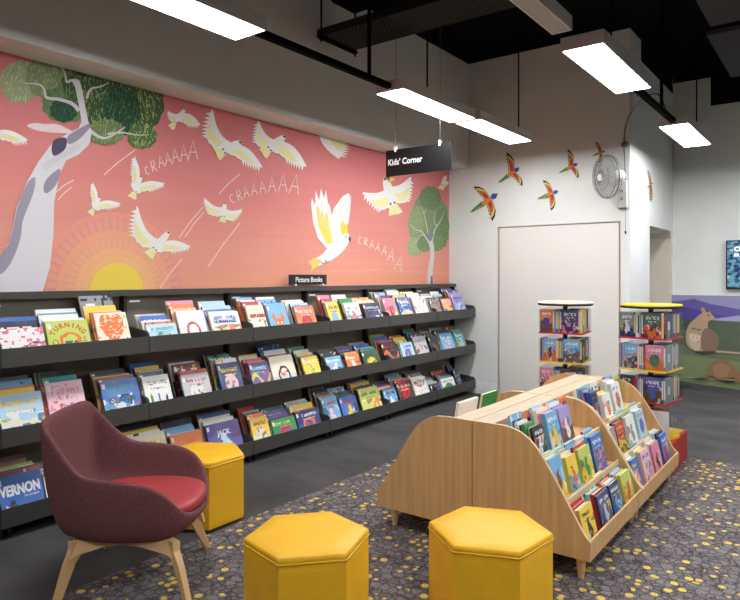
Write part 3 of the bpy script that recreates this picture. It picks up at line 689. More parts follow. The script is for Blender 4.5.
# ------------------------------------------------------------------ wall shelving bays
YS = [1.547 + .91 * k for k in range(7)]; YS[-1] = 7.005
LIPS = [1.045, .61, .173]
TN = ['top', 'middle', 'bottom']
def bay(y0, y1, label, last=False):
    e = empty('bookshelf_bay', (.1, y0, 0)); tag(e, label, 'bookshelf', 'charcoal steel shelving bays along the mural wall'); L = y1 - y0
    MB().box(-.07, -.06, 0, L, .08, 1.30).build('back_panel', M_BACK, e)
    MB().box(-.06, .02, 0, L, 1.305, 1.345).build('top_rail', M_STEEL, e)
    for yy in ([0, L - .022] if last else [0]):
        MB().box(-.058, .0, yy, yy + .022, .0, 1.304).build('upright', M_STEELD, e)
    MB().box(-.06, .24, .0, .03, 0, .045).build('floor_foot', M_STEELD, e)
    MB().lathe([(.001, -.011), (.026, -.011), (.03, -.006), (.03, .006), (.026, .011), (.001, .011)], 18, M=Matrix.Translation((.235, .06, .0305)) @ Matrix.Rotation(R(90), 4, 'X')).box(.215, .25, .042, .078, .05, .064).build('castor', M_BLACK, e)
    bevel(MB().box(.001, .003, .04, .12, 1.26, 1.272).build('shelf_label', M_WHITE, e), .0005)
    for k, zl in enumerate(LIPS):
        zb = zl - .105; t = MB()
        t.box(.284, .292, .003, L - .003, zb, zl)                       # front lip
        t.add([(.284, .003, zb), (.284, L - .003, zb), (.0, L - .003, zb + .135), (.0, .003, zb + .135),
               (.284, .003, zb + .006), (.284, L - .003, zb + .006), (.0, L - .003, zb + .141), (.0, .003, zb + .141)],
              [(0, 1, 2, 3), (4, 7, 6, 5), (0, 4, 5, 1), (3, 2, 6, 7), (0, 3, 7, 4), (1, 5, 6, 2)])
        tr_ = t.build('tray', M_STEEL, e)
        for yy in [0.004, L - .008]:
            pf = [(.002, zb + .13), (.0, zb + .165)] + [(.25 + .035 * math.sin(a), zl - .002 + .036 * math.cos(a)) for a in [k2 * math.pi / 12 for k2 in range(7)]] + [(.285, zb + .002)]
            MB().prism(pf, 'y', yy, yy + .004).build('tray_end_cap', M_STEEL, tr_)
names = ['nearest, with its left end at the photo edge', 'second from the photo left edge', 'third from the left, behind the yellow stool side', 'fourth from the left, under the Picture Books sign',
         'fifth from the left, second from the back corner', 'at the back corner, last of the row']
for i in range(6): bay(YS[i], YS[i + 1], 'charcoal steel shelving bay ' + names[i], i == 5)
bay(.637, 1.547, 'charcoal steel shelving bay continuing past the left edge of the photo')

# ------------------------------------------------------------------ books
def hsh(*a):
    x = math.sin(sum(v * w for v, w in zip(a, (12.9898, 78.233, 37.719, 9.17)))) * 43758.5453
    return x - math.floor(x)
def vn(x, y, s):
    xi, yi = math.floor(x), math.floor(y); fx_, fy_ = x - xi, y - yi; fx_ = fx_ * fx_ * (3 - 2 * fx_); fy_ = fy_ * fy_ * (3 - 2 * fy_)
    a, b, c, d = hsh(xi, yi, s), hsh(xi + 1, yi, s), hsh(xi, yi + 1, s), hsh(xi + 1, yi + 1, s)
    return (a * (1 - fx_) + b * fx_) * (1 - fy_) + (c * (1 - fx_) + d * fx_) * fy_
def mixc(a, b, t): return tuple(x * (1 - t) + y * t for x, y in zip(a, b))
ACC = [lin(c) for c in ((214, 84, 60), (236, 196, 84), (60, 120, 96), (70, 110, 170), (240, 232, 216), (96, 62, 54), (230, 150, 150), (40, 44, 66))]
def art(u, v, sp, seed):
    """printed cover picture: ground, lower scene, one motif, small details and two lines of title"""
    bg, lo, mo, mc, tc = sp; a, b = u - .5, v - .42; s = seed % 17
    col = mixc(bg, mixc(bg, (.8, .8, .76), .1), vn(u * 3, v * 3, s))
    if lo and v < .44 + .07 * math.sin(5 * u + s): col = mixc(lo, tuple(c * .7 for c in lo), vn(u * 6, v * 8, s))
    e = .22 * (vn(u * 7, v * 7, s + 2) - .5)                       # hand-drawn edge
    dark = sum(bg) < .6
    def acc(k): return ACC[int(hsh(k, s) * 8)]
    if mo in ('circle', 'ring'):
        r = math.sqrt(a * a + b * b) + e * .25
        if mo == 'circle' and r < .27: col = mixc(mc, acc(1), .8 if vn(u * 11, v * 11, s) > .66 else .08)
        if mo == 'ring' and .19 < r < .26: col = mc
        if mo == 'ring' and r < .19 and vn(u * 12, v * 12, s) > .68: col = acc(2)
    elif mo == 'heart':
        X, Y = a * 2.9, (v - .56) * 2.9
        if (X * X + Y * Y - .9) ** 3 - X * X * Y ** 3 < 0: col = mixc(mc, bg, .75) if vn(u * 16, v * 26, s) > .72 else mc
        elif vn(u * 15, v * 15, s) > .84: col = acc(3)
    elif mo == 'fox':
        Y = v - .12
        if 0 < Y < .42 and abs(a) < .04 + Y * .62: col = mc
        if .42 <= Y < .66 and abs(abs(a) - .22) < (.66 - Y) * .42: col = mc
        if abs(Y - .28) < .025 and abs(abs(a) - .09) < .025: col = (.9, .9, .85)
        if abs(Y - .04) < .03 and abs(a) < .03: col = (.03, .02, .02)
    elif mo == 'snake':
        if abs(b - .2 * math.sin(7 * u)) < .07 + e * .2: col = mc
        elif vn(u * 12, v * 12, s) > .74: col = acc(int(v * 3))
    elif mo == 'branch':
        if abs(v - (.25 + .35 * u + .05 * math.sin(11 * u))) < .022: col = (.1, .08, .08)
        elif vn(u * 13, v * 11, s) > .68: col = mixc(mc, (.7, .08, .08), .5 * hsh(int(u * 9), s))
    elif mo == 'pencils':
        k = int(u * 7); f = (u * 7) % 1
        if k in (1, 3, 5) and .06 < v < .46 + .12 * hsh(k, s) - abs(f - .5) * .3 and .22 < f < .78: col = [mc, (.03, .12, .5), (.02, .02, .03)][(1, 3, 5).index(k)]
    elif mo in ('crowd', 'scene', 'figure', 'dots'):
        lim = {'crowd': .56, 'scene': .62, 'figure': .7, 'dots': .95}[mo]; th = {'crowd': .45, 'scene': .52, 'figure': .66, 'dots': .7}[mo]; f = {'crowd': 10, 'scene': 8, 'figure': 7, 'dots': 13}[mo]
        if mo == 'figure':
            r = math.hypot(a * 1.25 + .06 * math.sin(9 * v + s), (v - .34)) + e * .5
            if r < .2 or math.hypot(a + .03 * math.sin(s), v - .58) < .1 + e * .2: col = mixc(mc, acc(1), .75 if vn(u * 14, v * 14, s) > .7 else .05)
            elif v < lim and vn(u * f, v * f, s + 4) > th: col = mixc(acc(int(u * 4)), col, .25)
        elif v < lim and vn(u * f, v * f, s + 4) > th:
            col = mixc(mc if vn(u * f * .6, v * f * .6, s + 9) > .55 else acc(int(vn(u * 5, v * 5, s + 1) * 6)), col, .15)
    if tc and v > .62:
        for (v0, v1, u0, u1, q) in ((.74, .86, .12, .88, 17), (.64, .68, .24, .78, 31)):
            if v0 < v < v1 and u0 < u < u1:
                ph = (u * q + .4 * math.sin(v * 30)) % 1; wd = hsh(int(u * q), s)
                if wd > .14 and (ph < .42 or (abs((v - v0) / (v1 - v0) - wd) < .16)): col = tc
    return col

def book(W, H, T, cov, sp, nu, nv, seed, loc, lean, yaw=0.0, name='picture_book', sticker=False, spine=None, side=-1, pages=True, roll=0):
    """local frame: x out of the front cover, y to the right, z up, origin at the bottom middle of the front cover"""
    mb = MB(); c = lin(PAL[cov]) if isinstance(cov, str) else cov; sc = lin(PAL[spine]) if spine else tuple(v * .85 for v in c); b = .0022
    mb.box(-T, -T + b, -W / 2, W / 2, 0, H, c=c)
    mb.box(-b, -.0002, -W / 2, W / 2, 0, H, c=c)
    mb.box(-T, 0, side * W / 2 - .0015, side * W / 2 + .0015, 0, H, c=sc)
    vs, fs, cs = [], [], []
    for j in range(nv + 1):
        for i in range(nu + 1): vs.append((0, -W / 2 + W * i / nu, H * j / nv))
    for j in range(nv):
        for i in range(nu):
            k = j * (nu + 1) + i; fs.append((k, k + 1, k + nu + 2, k + nu + 1)); cs.append(art((i + .5) / nu, (j + .5) / nv, sp, seed))
    mb.add(vs, fs, 0, cs)
    o = mb.build(name, PRINT, None, loc=loc, rot=(roll, -lean, yaw), fix=False)
    if pages:
        p0, p1 = (-W / 2 + .002, W / 2 - .004) if side < 0 else (-W / 2 + .004, W / 2 - .002)
        MB().box(-T + b, -b, p0, p1, .003, H - .0035).build('page_block', M_PAPER, o)
    if sticker:
        MB().box(.0002, .001, -W / 2 + .008, -W / 2 + .03, H - .05, H - .018).build('spine_label', M_WHITE, o)
    return o

ORD = ['', 'first', 'second', 'third', 'fourth', 'fifth', 'sixth']
MOTIFS = ['circle', 'scene', 'dots', 'figure', 'snake', 'crowd', 'ring']
def l_(n): return lin(PAL[n]) if n else None
# px left/right where the front cover meets the tray lip, py of its top, colours, motif, what it looks like
TOP = [
 (2, 49, 329, 'white', None, 'branch', 'pink', None, 'white cherry blossom book', ['white', 'navy', 'blue', 'blue']),
 (52, 94, 321, 'lime green', None, 'ring', 'orange', None, 'lime green book with curved orange title', ['white', 'white', 'teal', 'white']),
 (102, 134, 313, 'cream', None, 'heart', 'orange', None, 'cream book with big orange heart', ['orange', 'pale pink', 'yellow', 'peach']),
 (151, 181, 324, 'pale blue', None, 'circle', 'pale teal', 'teal', 'pale teal patterned book', ['orange', 'white', 'blue', 'pale grey']),
 (184, 211, 311, 'white', None, 'ring', 'red', None, 'white book with a red round drawing', ['white', 'peach', 'orange', 'pink']),
 (216, 245, 312, 'white', None, 'crowd', 'orange', 'blue', 'white book with crowd and blue title', ['white', 'blue', 'pale blue', 'pale blue']),
 (254, 271, 305, 'cream', None, 'crowd', 'white', None, 'cream book with red title over people', ['red', 'white', 'orange', 'sky blue']),
 (274, 293, 304, 'sky blue', None, 'fox', 'orange', None, 'blue book with an orange fox face', ['sky blue', 'blue', 'sky blue', 'white']),
 (301, 320, 306, 'orange', None, 'circle', 'red', 'pale pink', 'orange and pink busy book', ['blue', 'pale blue', 'white', 'white']),
 (333, 345, 302, 'yellow', None, 'circle', 'sky blue', 'brown', 'yellow book with a blue bubble', ['sky blue', 'red', 'pink', 'yellow']),
 (351, 365, 302.5, 'white', None, 'figure', 'pink', 'grey', 'white book with a pink pig', ['cream', 'green', 'pale yellow', 'white']),
 (369, 386, 303, 'navy', None, 'figure', 'purple', 'pale grey', 'navy book with a purple figure', ['orange', 'white', 'yellow', 'peach']),
 (390, 401, 298, 'pink', 'cream', 'figure', 'red', None, 'half pink half cream book', ['dark red', 'white', 'sky blue', 'pale blue']),
 (404, 416, 297, 'blue', 'cream', 'dots', 'yellow', 'white', 'half blue half cream book', ['yellow', 'navy', 'white', 'grey']),
 (419, 432, 296.6, 'white', None, 'dots', 'pink', None, 'white book with scattered stars', ['pale pink', 'white', 'pale yellow', 'cream']),
 (435.5, 445, 299, 'grey', None, 'scene', 'red', 'red', 'grey and red city book', ['navy', 'blue', 'white', 'pale grey']),
 (447.5, 456, 298.6, 'peach', 'teal', 'figure', 'yellow', None, 'peach and teal landscape book', ['dark red', 'brown', 'pale blue', 'white']),
 (458, 469, 293.5, 'lilac', None, 'circle', 'pale blue', 'purple', 'tall lilac book at the corner end', ['lilac', 'purple', 'yellow', 'purple'])]
MID = [
 (2, 49, 396, 'pale blue', 'lime green', 'scene', 'white', 'yellow', 'rainbow book with penguins on grass', ['yellow', 'orange', 'sky blue', 'grey']),
 (54, 91, 383, 'pale pink', None, 'dots', 'pink', 'pink', 'pale pink book with pink handwriting', ['red', 'teal', 'dark green', 'grey']),
 (108, 145, 381, 'blue', 'sky blue', 'scene', 'white', 'teal', 'blue seaside book with teal title', ['dark red', 'yellow', 'brown', 'black', 'red']),
 (150, 176, 376, 'white', None, 'pencils', 'green', 'grey', 'white book with three coloured pencils', ['navy', 'grey', 'yellow', 'blue']),
 (188, 215, 374, 'pale grey', None, 'circle', 'white', 'red', 'grey book with a white goose', ['red', 'pink', 'dark red', 'pale grey']),
 (225, 247, 363, 'dark blue', None, 'circle', 'pale pink', 'yellow', 'navy book with a pale pink moon', ['white', 'cream', 'teal', 'dark green']),
 (256, 275, 362, 'purple', None, 'snake', 'lime green', 'pale teal', 'purple book with a green snake', ['orange', 'red', 'white', 'yellow']),
 (277, 300, 356, 'cream', 'white', 'ring', 'black', None, 'white book with a hedgehog arch', ['brown', 'white', 'blue', 'blue']),
 (308, 324, 356, 'yellow', None, 'figure', 'lime green', 'cream', 'plain yellow book', ['blue', 'yellow', 'white', 'green']),
 (331, 346, 356, 'sky blue', 'blue', 'figure', 'white', 'white', 'bright blue small book', ['black', 'dark green', 'black', 'navy']),
 (350.5, 364, 353, 'orange', None, 'figure', 'cream', 'cream', 'orange book with white title', ['yellow', 'navy', 'purple', 'brown']),
 (367, 383, 350, 'dark green', None, 'circle', 'yellow', None, 'dark green book with yellow lion', ['teal', 'white', 'blue', 'grey']),
 (388, 403, 342, 'black', None, 'snake', 'orange', 'red', 'black book with an orange fox tail', ['purple', 'red', 'blue', 'lime green']),
 (406, 418, 342, 'pale blue', None, 'circle', 'blue', 'blue', 'pale blue winter book', ['lime green', 'pale yellow', 'yellow', 'orange']),
 (420, 432, 336, 'pale grey', None, 'scene', 'dark red', 'grey', 'pale grey book of tall buildings', ['dark red', 'blue', 'dark green', 'green']),
 (434.5, 443, 335.5, 'black', None, 'circle', 'brown', None, 'black book with a brown oval', ['dark green', 'black', 'grey', 'dark blue']),
 (446, 458, 333, 'sky blue', None, 'circle', 'pale blue', 'white', 'sky blue book near the corner', ['blue', 'navy', 'cream', 'grey']),
 (460.5, 469, 330.5, 'teal', 'orange', 'circle', 'pale teal', 'cream', 'teal and orange book at the corner end', ['teal', 'dark blue', 'brown', 'grey'])]
BOT = [
 (2, 47.6, 477, 'blue', None, 'none', 'white', None, 'bright blue book with a penguin', ['dark red', 'white', 'lime green', 'brown']),
 (49.5, 60, 474, 'white', None, 'circle', 'teal', 'grey', 'white book half behind the armchair', ['teal', 'white', 'brown']),
 (131, 176, 438, 'cream', None, 'figure', 'sky blue', 'yellow', 'cream book with a small bird', ['white', 'yellow', 'teal', 'black', 'dark green']),
 (178, 209, 434, 'orange', None, 'scene', 'yellow', None, 'orange book behind the yellow stool', ['pale grey', 'sky blue', 'sky blue', 'navy', 'dark red']),
 (213, 247, 424, 'purple', None, 'figure', 'pale blue', None, 'purple blue book with white title', ['white', 'cream', 'blue', 'dark blue']),
 (257, 274, 417, 'yellow', 'cream', 'circle', 'cream', 'red', 'yellow book with a cream panel', ['orange', 'navy', 'grey', 'red']),
 (277, 300, 418, 'green', None, 'circle', 'red', 'lime green', 'green jungle book with red lettering', ['black', 'purple', 'purple', 'dark green']),
 (301.5, 324, 410, 'dark blue', 'blue', 'ring', 'orange', 'white', 'navy and orange night book', ['orange', 'yellow', 'pale blue', 'cream']),
 (329, 344, 397, 'sky blue', None, 'figure', 'pale pink', 'red', 'light blue book with red title', ['grey', 'brown', 'navy', 'brown']),
 (346, 362, 396, 'blue', None, 'figure', 'yellow', 'red', 'blue book with a child in yellow', ['dark green', 'navy', 'sky blue', 'pale blue']),
 (366, 385, 388, 'lime green', None, 'scene', 'orange', 'green', 'green jungle scene book', ['orange', 'black', 'yellow', 'lilac']),
 (389, 401, 388, 'sky blue', None, 'figure', 'white', 'navy', 'mid blue book with a white bear', ['navy', 'peach', 'purple', 'navy']),
 (403, 417, 381, 'black', None, 'heart', 'red', 'white', 'black book with big red shapes', ['red', 'pale grey', 'grey', 'sky blue']),
 (418.5, 432, 377, 'white', None, 'dots', 'red', 'dark red', 'white book with red and black marks', ['cream', 'grey', 'black', 'navy']),
 (434, 443, 382, 'navy', None, 'dots', 'blue', None, 'small dark navy book', ['pale teal', 'pale grey', 'teal', 'dark green']),
 (445.5, 458, 377, 'white', 'teal', 'circle', 'green', 'green', 'white and green book', ['teal', 'dark red', 'dark red', 'red']),
 (459.5, 464.5, 368, 'navy', None, 'dots', 'purple', None, 'dark blue book at the corner end', ['blue', 'dark blue', 'navy', 'dark blue'])]
LEAN = R(22)
nb = 0
for k, rows in enumerate((TOP, MID, BOT)):
    zl = LIPS[k]
    for j, (pl_, pr_, pt, bg, lo, mo, mc, tc, desc, behind) in enumerate(rows):
        X = .372; ya, yb2 = at(pl_, 300, x=X).y, at(pr_, 300, x=X).y; W = min(.31, yb2 - ya)
        zf = lambda x: zl - .105 + .012 + (.384 - x) * .475
        ztop = at(pl_ + 2, pt, x=X - .09).z; H = max(.15, (ztop - zf(X)) / math.cos(LEAN)); T = .010 + .006 * hsh(j, k)
        n = max(8, int(W / .0058)); m = max(8, int(H / .0058))
        short = desc + ', %s tray' % TN[k]
        o = book(W, H, T, bg, (l_(bg), l_(lo), mo, l_(mc), l_(tc)), n, m, j * 3 + k, (X, (ya + yb2) / 2, zf(X)), LEAN, sticker=True)
        tag(o, desc + ' at the front of the %s tray' % TN[k], 'book', 'picture books displayed in the wall shelving'); nb += 1
        e = (R(90), 0, R(90))
        if k == 0 and j == 1:
            for q, ch in enumerate('TURNING'):
                a = R(152 - q * 20.5); r_ = W * .36
                lettering(ch, .042, (.0008, r_ * math.cos(a), H * .50 + r_ * .8 * math.sin(a)), (R(90), 0, R(90)), mat('title_orange', (214, 84, 40), .5), o, 'title_lettering', 'CENTER', .001)
                o.children[-1].rotation_euler = (Matrix.Rotation(R(90), 3, 'Z') @ Matrix.Rotation(R(90), 3, 'X') @ Matrix.Rotation(a - R(90), 3, 'Z')).to_euler()
            lettering('O', .05, (.0008, -W * .42, H * .36), e, MATS['title_orange'], o, 'title_lettering'); lettering('LS', .045, (.0008, W * .24, H * .40), e, MATS['title_orange'], o, 'title_lettering')
        if k == 0 and j == 5: lettering('HUMAN AGE', .036, (.0008, -W * .4, H * .62), e, mat('title_blue', (40, 70, 140), .5), o, 'title_lettering', bold=.001)
        if k == 0 and j == 6: lettering('REFUGEE?', .036, (.0008, -W * .38, H * .62), e, mat('title_red', (180, 40, 40), .5), o, 'title_lettering', bold=.002)
        if k == 1 and j == 1: lettering('love', .07, (.0008, -W * .2, H * .42), e, mat('title_pink', (214, 84, 124), .5), o, 'title_lettering')
        if k == 1 and j == 2: lettering('ISLAND', .055, (.0008, -W * .36, H * .44), e, mat('title_teal', (24, 96, 120), .5), o, 'title_lettering', bold=.001)
        if k == 2 and j == 0:
            lettering('VERNON', .078, (.0008, -W * .44, H * .56), e, M_TXT, o, 'title_lettering', bold=.0035, xs=W / .36)
            lettering('the penguin', .018, (.0008, W * .06, H * .47), e, M_TXT, o, 'title_lettering')
            pg = MB()
            def fl(pts, cc, d): pg.add([(d, y * W, z * H) for y, z in pts], [tuple(range(len(pts)))], 0, lin(cc))
            fl(ell(-.2, .22, .09, .2, 18), (66, 74, 90), .0006); fl(ell(-.19, .17, .055, .14, 16), (232, 232, 228), .0010); fl(ell(-.2, .38, .06, .08, 14), (60, 68, 84), .0011); fl([(-.19, .36), (-.15, .34), (-.19, .33)], (220, 120, 40), .0014)
            fl([(-.29, .32), (-.36, .38), (-.35, .28), (-.3, .24)], (232, 232, 228), .0012); fl([(.34, .0), (.36, .1), (.42, .14), (.5, .12), (.5, 0)], (226, 140, 50), .0008)
            pg.build('cover_picture', PRINT, o, fix=False)
        if k == 2 and j == 4:
            lettering('JACK', .052, (.0008, -W * .2, H * .66), e, M_TXT, o, 'title_lettering', bold=.0015)
        xs = X - T - .004
        for q, cn in enumerate(behind[:4]):
            T2 = .009 + .008 * hsh(j, k, q); x = xs - .008 - .02 * (q > 0) * (.5 + .5 * hsh(q, j, k))
            if xs - .03 < .2: break
            H2 = H * (.93 + .14 * hsh(q, j, k, 2)) ; W2 = W * (.9 + .1 * hsh(q, k, j, 4)); H2 = max(.16, min(H2, .31))
            if k == 0 and j == 2 and q == 3: W2, H2, cn = W * 1.0, H + .05, 'grey'
            dy = (hsh(q, j, 5, k) - .6) * .03
            o2 = book(W2, H2, T2, cn, (l_(cn), l_(rnd.choice(list(PAL))) if q % 2 else None, MOTIFS[int(hsh(q, j, k, 7) * 7)], l_(rnd.choice(list(PAL))), l_(rnd.choice(['white', 'navy', 'red', 'cream', 'yellow']))), 14, 18,
                      q + j * 5, (x, (ya + yb2) / 2 + dy, zf(x)), LEAN, sticker=hsh(j, q, k) > .4, spine=rnd.choice([cn, 'white', 'cream', cn, 'navy', 'orange', 'brown']))
            tag(o2, '%s book %s behind %s' % (cn, ORD[q + 1], short), 'book', 'picture books displayed in the wall shelving'); nb += 1
            xs = x - T2

# ------------------------------------------------------------------ oak book browser units
PR = [(2.478, .112), (3.088, .112), (3.092, .20), (3.06, .232), (2.95, .415), (2.87, .545), (2.835, .592), (2.79, .638), (2.745, .665), (2.69, .682), (2.64, .686), (2.478, .686)]
TIER = [(2.835, .515, .531), (2.945, .335, .351), (3.078, .135, .205)]   # lip x, floor z, lip top z
def unit(y0, y1, mir, label):
    cx = 2.477; e = empty('book_browser', (cx, y0, 0)); tag(e, label, 'book display unit', 'low oak book display units on tapered legs'); L = y1 - y0
    def mx(x): return (x - cx) if not mir else -(x - cx)
    def bx(mb, x0, x1, *a, **k): 
        a0, a1 = sorted((mx(x0), mx(x1))); return mb.box(a0, a1, *a, **k)
    g = .0015
    for yy in (0, L - .02):
        MB().prism([(mx(max(x, cx + .0035)), z) for x, z in PR], 'y', yy + g, yy + .02 - g, me=1).build('side_panel', [M_OAK, M_OAKEDGE], e)
    bx(MB(), cx + .003, 2.592, .02, L - .02, .664, .684).build('top_board', M_OAKTOP, e)
    MB().add([(mx(2.585), .02, .664), (mx(2.585), L - .02, .664), (mx(2.68), L - .02, .50), (mx(2.68), .02, .50), (mx(2.573), .02, .664), (mx(2.573), L - .02, .664), (mx(2.668), L - .02, .50), (mx(2.668), .02, .50)],
             [(0, 1, 2, 3), (4, 7, 6, 5), (0, 4, 5, 1), (3, 2, 6, 7), (0, 3, 7, 4), (1, 5, 6, 2)]).build('back_board', M_OAKIN, e)
    xb = [2.67, 2.828, 2.938]
    for k, (lx, fz, lt) in enumerate(TIER):
        t = MB(); bx(t, xb[k], lx, .02, L - .02, fz - .012, fz); t.build('shelf', M_OAKIN, e)
        t = MB(); bx(t, lx, lx + .012, .02, L - .02, fz - (.012 if k < 2 else .02), lt); t.build('shelf_lip', [M_OAKEDGE], e) if k < 2 else t.build('front_board', M_OAK, e)
    t = MB(); bx(t, 2.828, 2.834, .02, L - .02, .335, .503); t.build('riser', M_OAKIN, e)
    t = MB(); bx(t, 2.938, 2.944, .02, L - .02, .135, .323); t.build('riser', M_OAKIN, e)
    t = MB(); bx(t, cx + .01, 3.08, .02, L - .02, .112, .123); t.build('base_board', M_OAKIN, e)
    for lx in (2.60, 3.03) if not mir else (2.60, 3.0):
        for ly in (.05, L - .05):
            MB().lathe([(.014, .007), (.02, .06), (.024, .111)], 14, M=Matrix.Translation((mx(lx), ly, 0))).build('leg', M_BEECH, e)
unit(2.97, 3.92, False, 'oak book display unit nearest the camera, its tiers facing right')
unit(3.92, 4.865, False, 'oak book display unit beyond the nearest, tiers facing right beside the yellow-topped spinner')
unit(2.97, 3.92, True, 'oak book display unit back to back at near left, facing the wall shelving')
unit(3.92, 4.865, True, 'oak book display unit at far left, facing the wall shelving')

UA = {  # unit, tier -> (top-left px, py, right px, py, colour, lower, motif, motif colour, title, desc, behind colours)
 (0, 0): [(530, 428, 540.6, 423, 'black', None, 'figure', 'white', 'white', 'black and white cow book', ['cream', 'green', 'black', 'white']),
          (545, 414, 556, 410, 'sky blue', 'cream', 'figure', 'yellow', 'white', 'light blue book with children', ['pink', 'cream', 'pale blue', 'lime green']),
          (557.5, 409, 568, 404, 'lilac', 'brown', 'figure', 'white', None, 'lilac and brown dog book', ['lilac', 'lilac', 'white'])],
 (0, 1): [(545.5, 462.6, 560.5, 457, 'sky blue', 'yellow', 'figure', 'brown', None, 'seaside book with blue sky', ['white', 'pale teal', 'green', 'white']),
          (564, 458, 573.5, 453, 'yellow', 'sky blue', 'figure', 'orange', None, 'yellow ship book', ['cream', 'white', 'orange']),
          (576, 451, 587.5, 443, 'lime green', 'yellow', 'figure', 'green', None, 'green and red meadow book', ['red', 'white', 'blue', 'peach']),
          (589, 438, 600.6, 433.7, 'blue', None, 'scene', 'pink', 'white', 'thick blue book full of figures', ['sky blue', 'white', 'teal', 'orange'])],
 (0, 2): [(578, 510.7, 590, 503.7, 'yellow', None, 'figure', 'black', 'black', 'yellow book with a black animal', ['white', 'red', 'red', 'pale yellow']),
          (595.4, 496.7, 606.5, 489.7, 'dark blue', None, 'figure', 'pale blue', 'white', 'dark blue castle book', ['red', 'pale teal', 'white', 'white']),
          (607.6, 486, 616.4, 479, 'dark blue', 'blue', 'figure', 'sky blue', 'white', 'dark blue sea book', ['white', 'orange', 'blue', 'cream']),
          (619, 475.7, 630, 468.7, 'lime green', None, 'figure', 'orange', None, 'pale green bird book', ['yellow', 'sky blue', 'white', 'white'])],
 (1, 0): [(579, 399.5, 587, 396.5, 'navy', 'purple', 'figure', 'pink', None, 'dark purple fantasy book', ['purple', 'lilac', 'purple']),
          (588, 393.6, 596, 390.6, 'blue', None, 'figure', 'pale yellow', 'yellow', 'blue book with a yellow face', ['dark blue', 'green', 'sky blue']),
          (600, 399, 607.6, 396, 'white', None, 'figure', 'orange', None, 'white book with an orange creature', ['yellow', 'red', 'brown', 'yellow']),
          (610.5, 384, 618, 381, 'white', None, 'circle', 'orange', 'grey', 'tall white book with an orange spot', ['white', 'pale grey', 'pale blue'])],
 (1, 1): [(606, 430, 613, 426, 'grey', 'black', 'dots', 'purple', None, 'dark grey comic book', ['white', 'white', 'pale grey']),
          (614, 424, 622, 419, 'red', 'yellow', 'scene', 'black', 'yellow', 'red and yellow comic book', ['navy', 'purple', 'yellow', 'yellow']),
          (623.5, 418, 632.5, 413.6, 'white', None, 'figure', 'grey', None, 'white book with a green spine', ['green', 'white', 'red', 'red']),
          (633.5, 412, 641.8, 408.4, 'pale blue', None, 'circle', 'blue', 'grey', 'white and blue snow book', ['white', 'black', 'green'])],
 (1, 2): [(628, 460, 637.4, 453.8, 'blue', None, 'circle', 'orange', 'yellow', 'blue book with an orange bear', ['white', 'cream', 'red', 'navy']),
          (640, 446, 648, 441.6, 'pale pink', None, 'scene', 'purple', 'purple', 'pink and grey skeleton book', ['yellow', 'white', 'teal', 'sky blue']),
          (650, 445.7, 657.8, 441.6, 'pink', None, 'figure', 'black', None, 'pink book with a black figure', ['white', 'cream', 'green', 'pale yellow']),
          (659.6, 435, 666.6, 432, 'blue', None, 'figure', 'red', 'white', 'bright blue book at the far end', ['navy', 'pale blue', 'white', 'lime green'])]}
FX = [2.818, 2.925, 3.055]
for (un, k), rows in UA.items():
    ln = R(13); lo_, hi_ = (2.995, 3.895) if un == 0 else (3.945, 4.84)
    for j, (a, ay, b_, by, bg, lo, mo, mc, tc, desc, behind) in enumerate(rows):
        xt = FX[k] - .045; pa, pb = at(a, ay, x=xt), at(b_, by, x=xt); ya, yb2 = pa.y, pb.y
        ya = max(ya, lo_); yb2 = min(yb2, hi_)
        W = max(.11, min(.18, yb2 - ya)); yc = (ya + yb2) / 2; yc = min(max(yc, lo_ + W / 2), hi_ - W / 2)
        zf = TIER[k][1] + .003; H = min(.21, max(.165, (max(pa.z, pb.z) - zf) / math.cos(ln))); T = .012 + .012 * hsh(j, k, un)
        where = ', %s tier of %s oak unit' % (TN[k], 'near' if un == 0 else 'far')
        o = book(W, H, T, bg, (l_(bg), l_(lo), mo, l_(mc), l_(tc)), 26, 36, j + 7 * k, (FX[k], yc, zf), ln, name='story_book')
        tag(o, desc + where, 'book', "children's books in the oak units")
        x = FX[k] - T - .003; lim = [2.70, 2.845, 2.955][k] + .024
        for q, cn in enumerate(behind):
            T2 = .011 + .012 * hsh(q, j, k, un)
            if x - T2 < lim: break
            H2 = min(.235, H * (.97 + .1 * hsh(q, k, j, un) + .025 * q)); W2 = W * (.86 + .14 * hsh(j, q, k)); dy = -.015 * hsh(q, j) ; yy = min(max(yc + dy, lo_ + W2 / 2), hi_ - W2 / 2)
            o2 = book(W2, H2, T2, cn, (l_(cn), None, MOTIFS[int(hsh(q, j, k, 9) * 7)], l_(rnd.choice(list(PAL))), l_('navy')), 8, 10, q, (x, yy, zf + .0005), ln, name='story_book', spine=cn)
            tag(o2, '%s book %s behind %s' % (cn, ORD[q + 1], desc + (', near' if un == 0 else ', far') + ' oak unit'), 'book', "children's books in the oak units")
            x -= T2 + .004
for (un, k) in UA:
    lo_, hi_ = (2.995, 3.895) if un == 0 else (3.945, 4.84); y = lo_ + .004; n = 0
    while True:
        W = .125 + .045 * hsh(n, k, un, 3); T = .012 + .01 * hsh(n, k, 2, un); n += 1
        if y + W > hi_ or n > 6: break
        cn = rnd.choice(['white', 'cream', 'pale yellow', 'sky blue', 'white', 'lime green', 'orange', 'pale teal', 'red', 'yellow', 'pink'])
        o = book(W, .2 + .02 * hsh(n, k, un), T, cn, (l_(cn), None, MOTIFS[int(hsh(n, k, 5) * 7)], l_(rnd.choice(list(PAL))), l_('navy')), 10, 14, n, ([2.70, 2.845, 2.955][k] + .001 + T, y + W / 2, TIER[k][1] + .003), R(6 if k else 10), name='story_book', spine=rnd.choice([cn, 'white', 'red', 'green']))
        tag(o, '%s book, %s from the left in the back row, %s tier, %s oak unit' % (cn, ORD[n], TN[k], 'near' if un == 0 else 'far'), 'book', "children's books in the oak units")
        y += W + .006
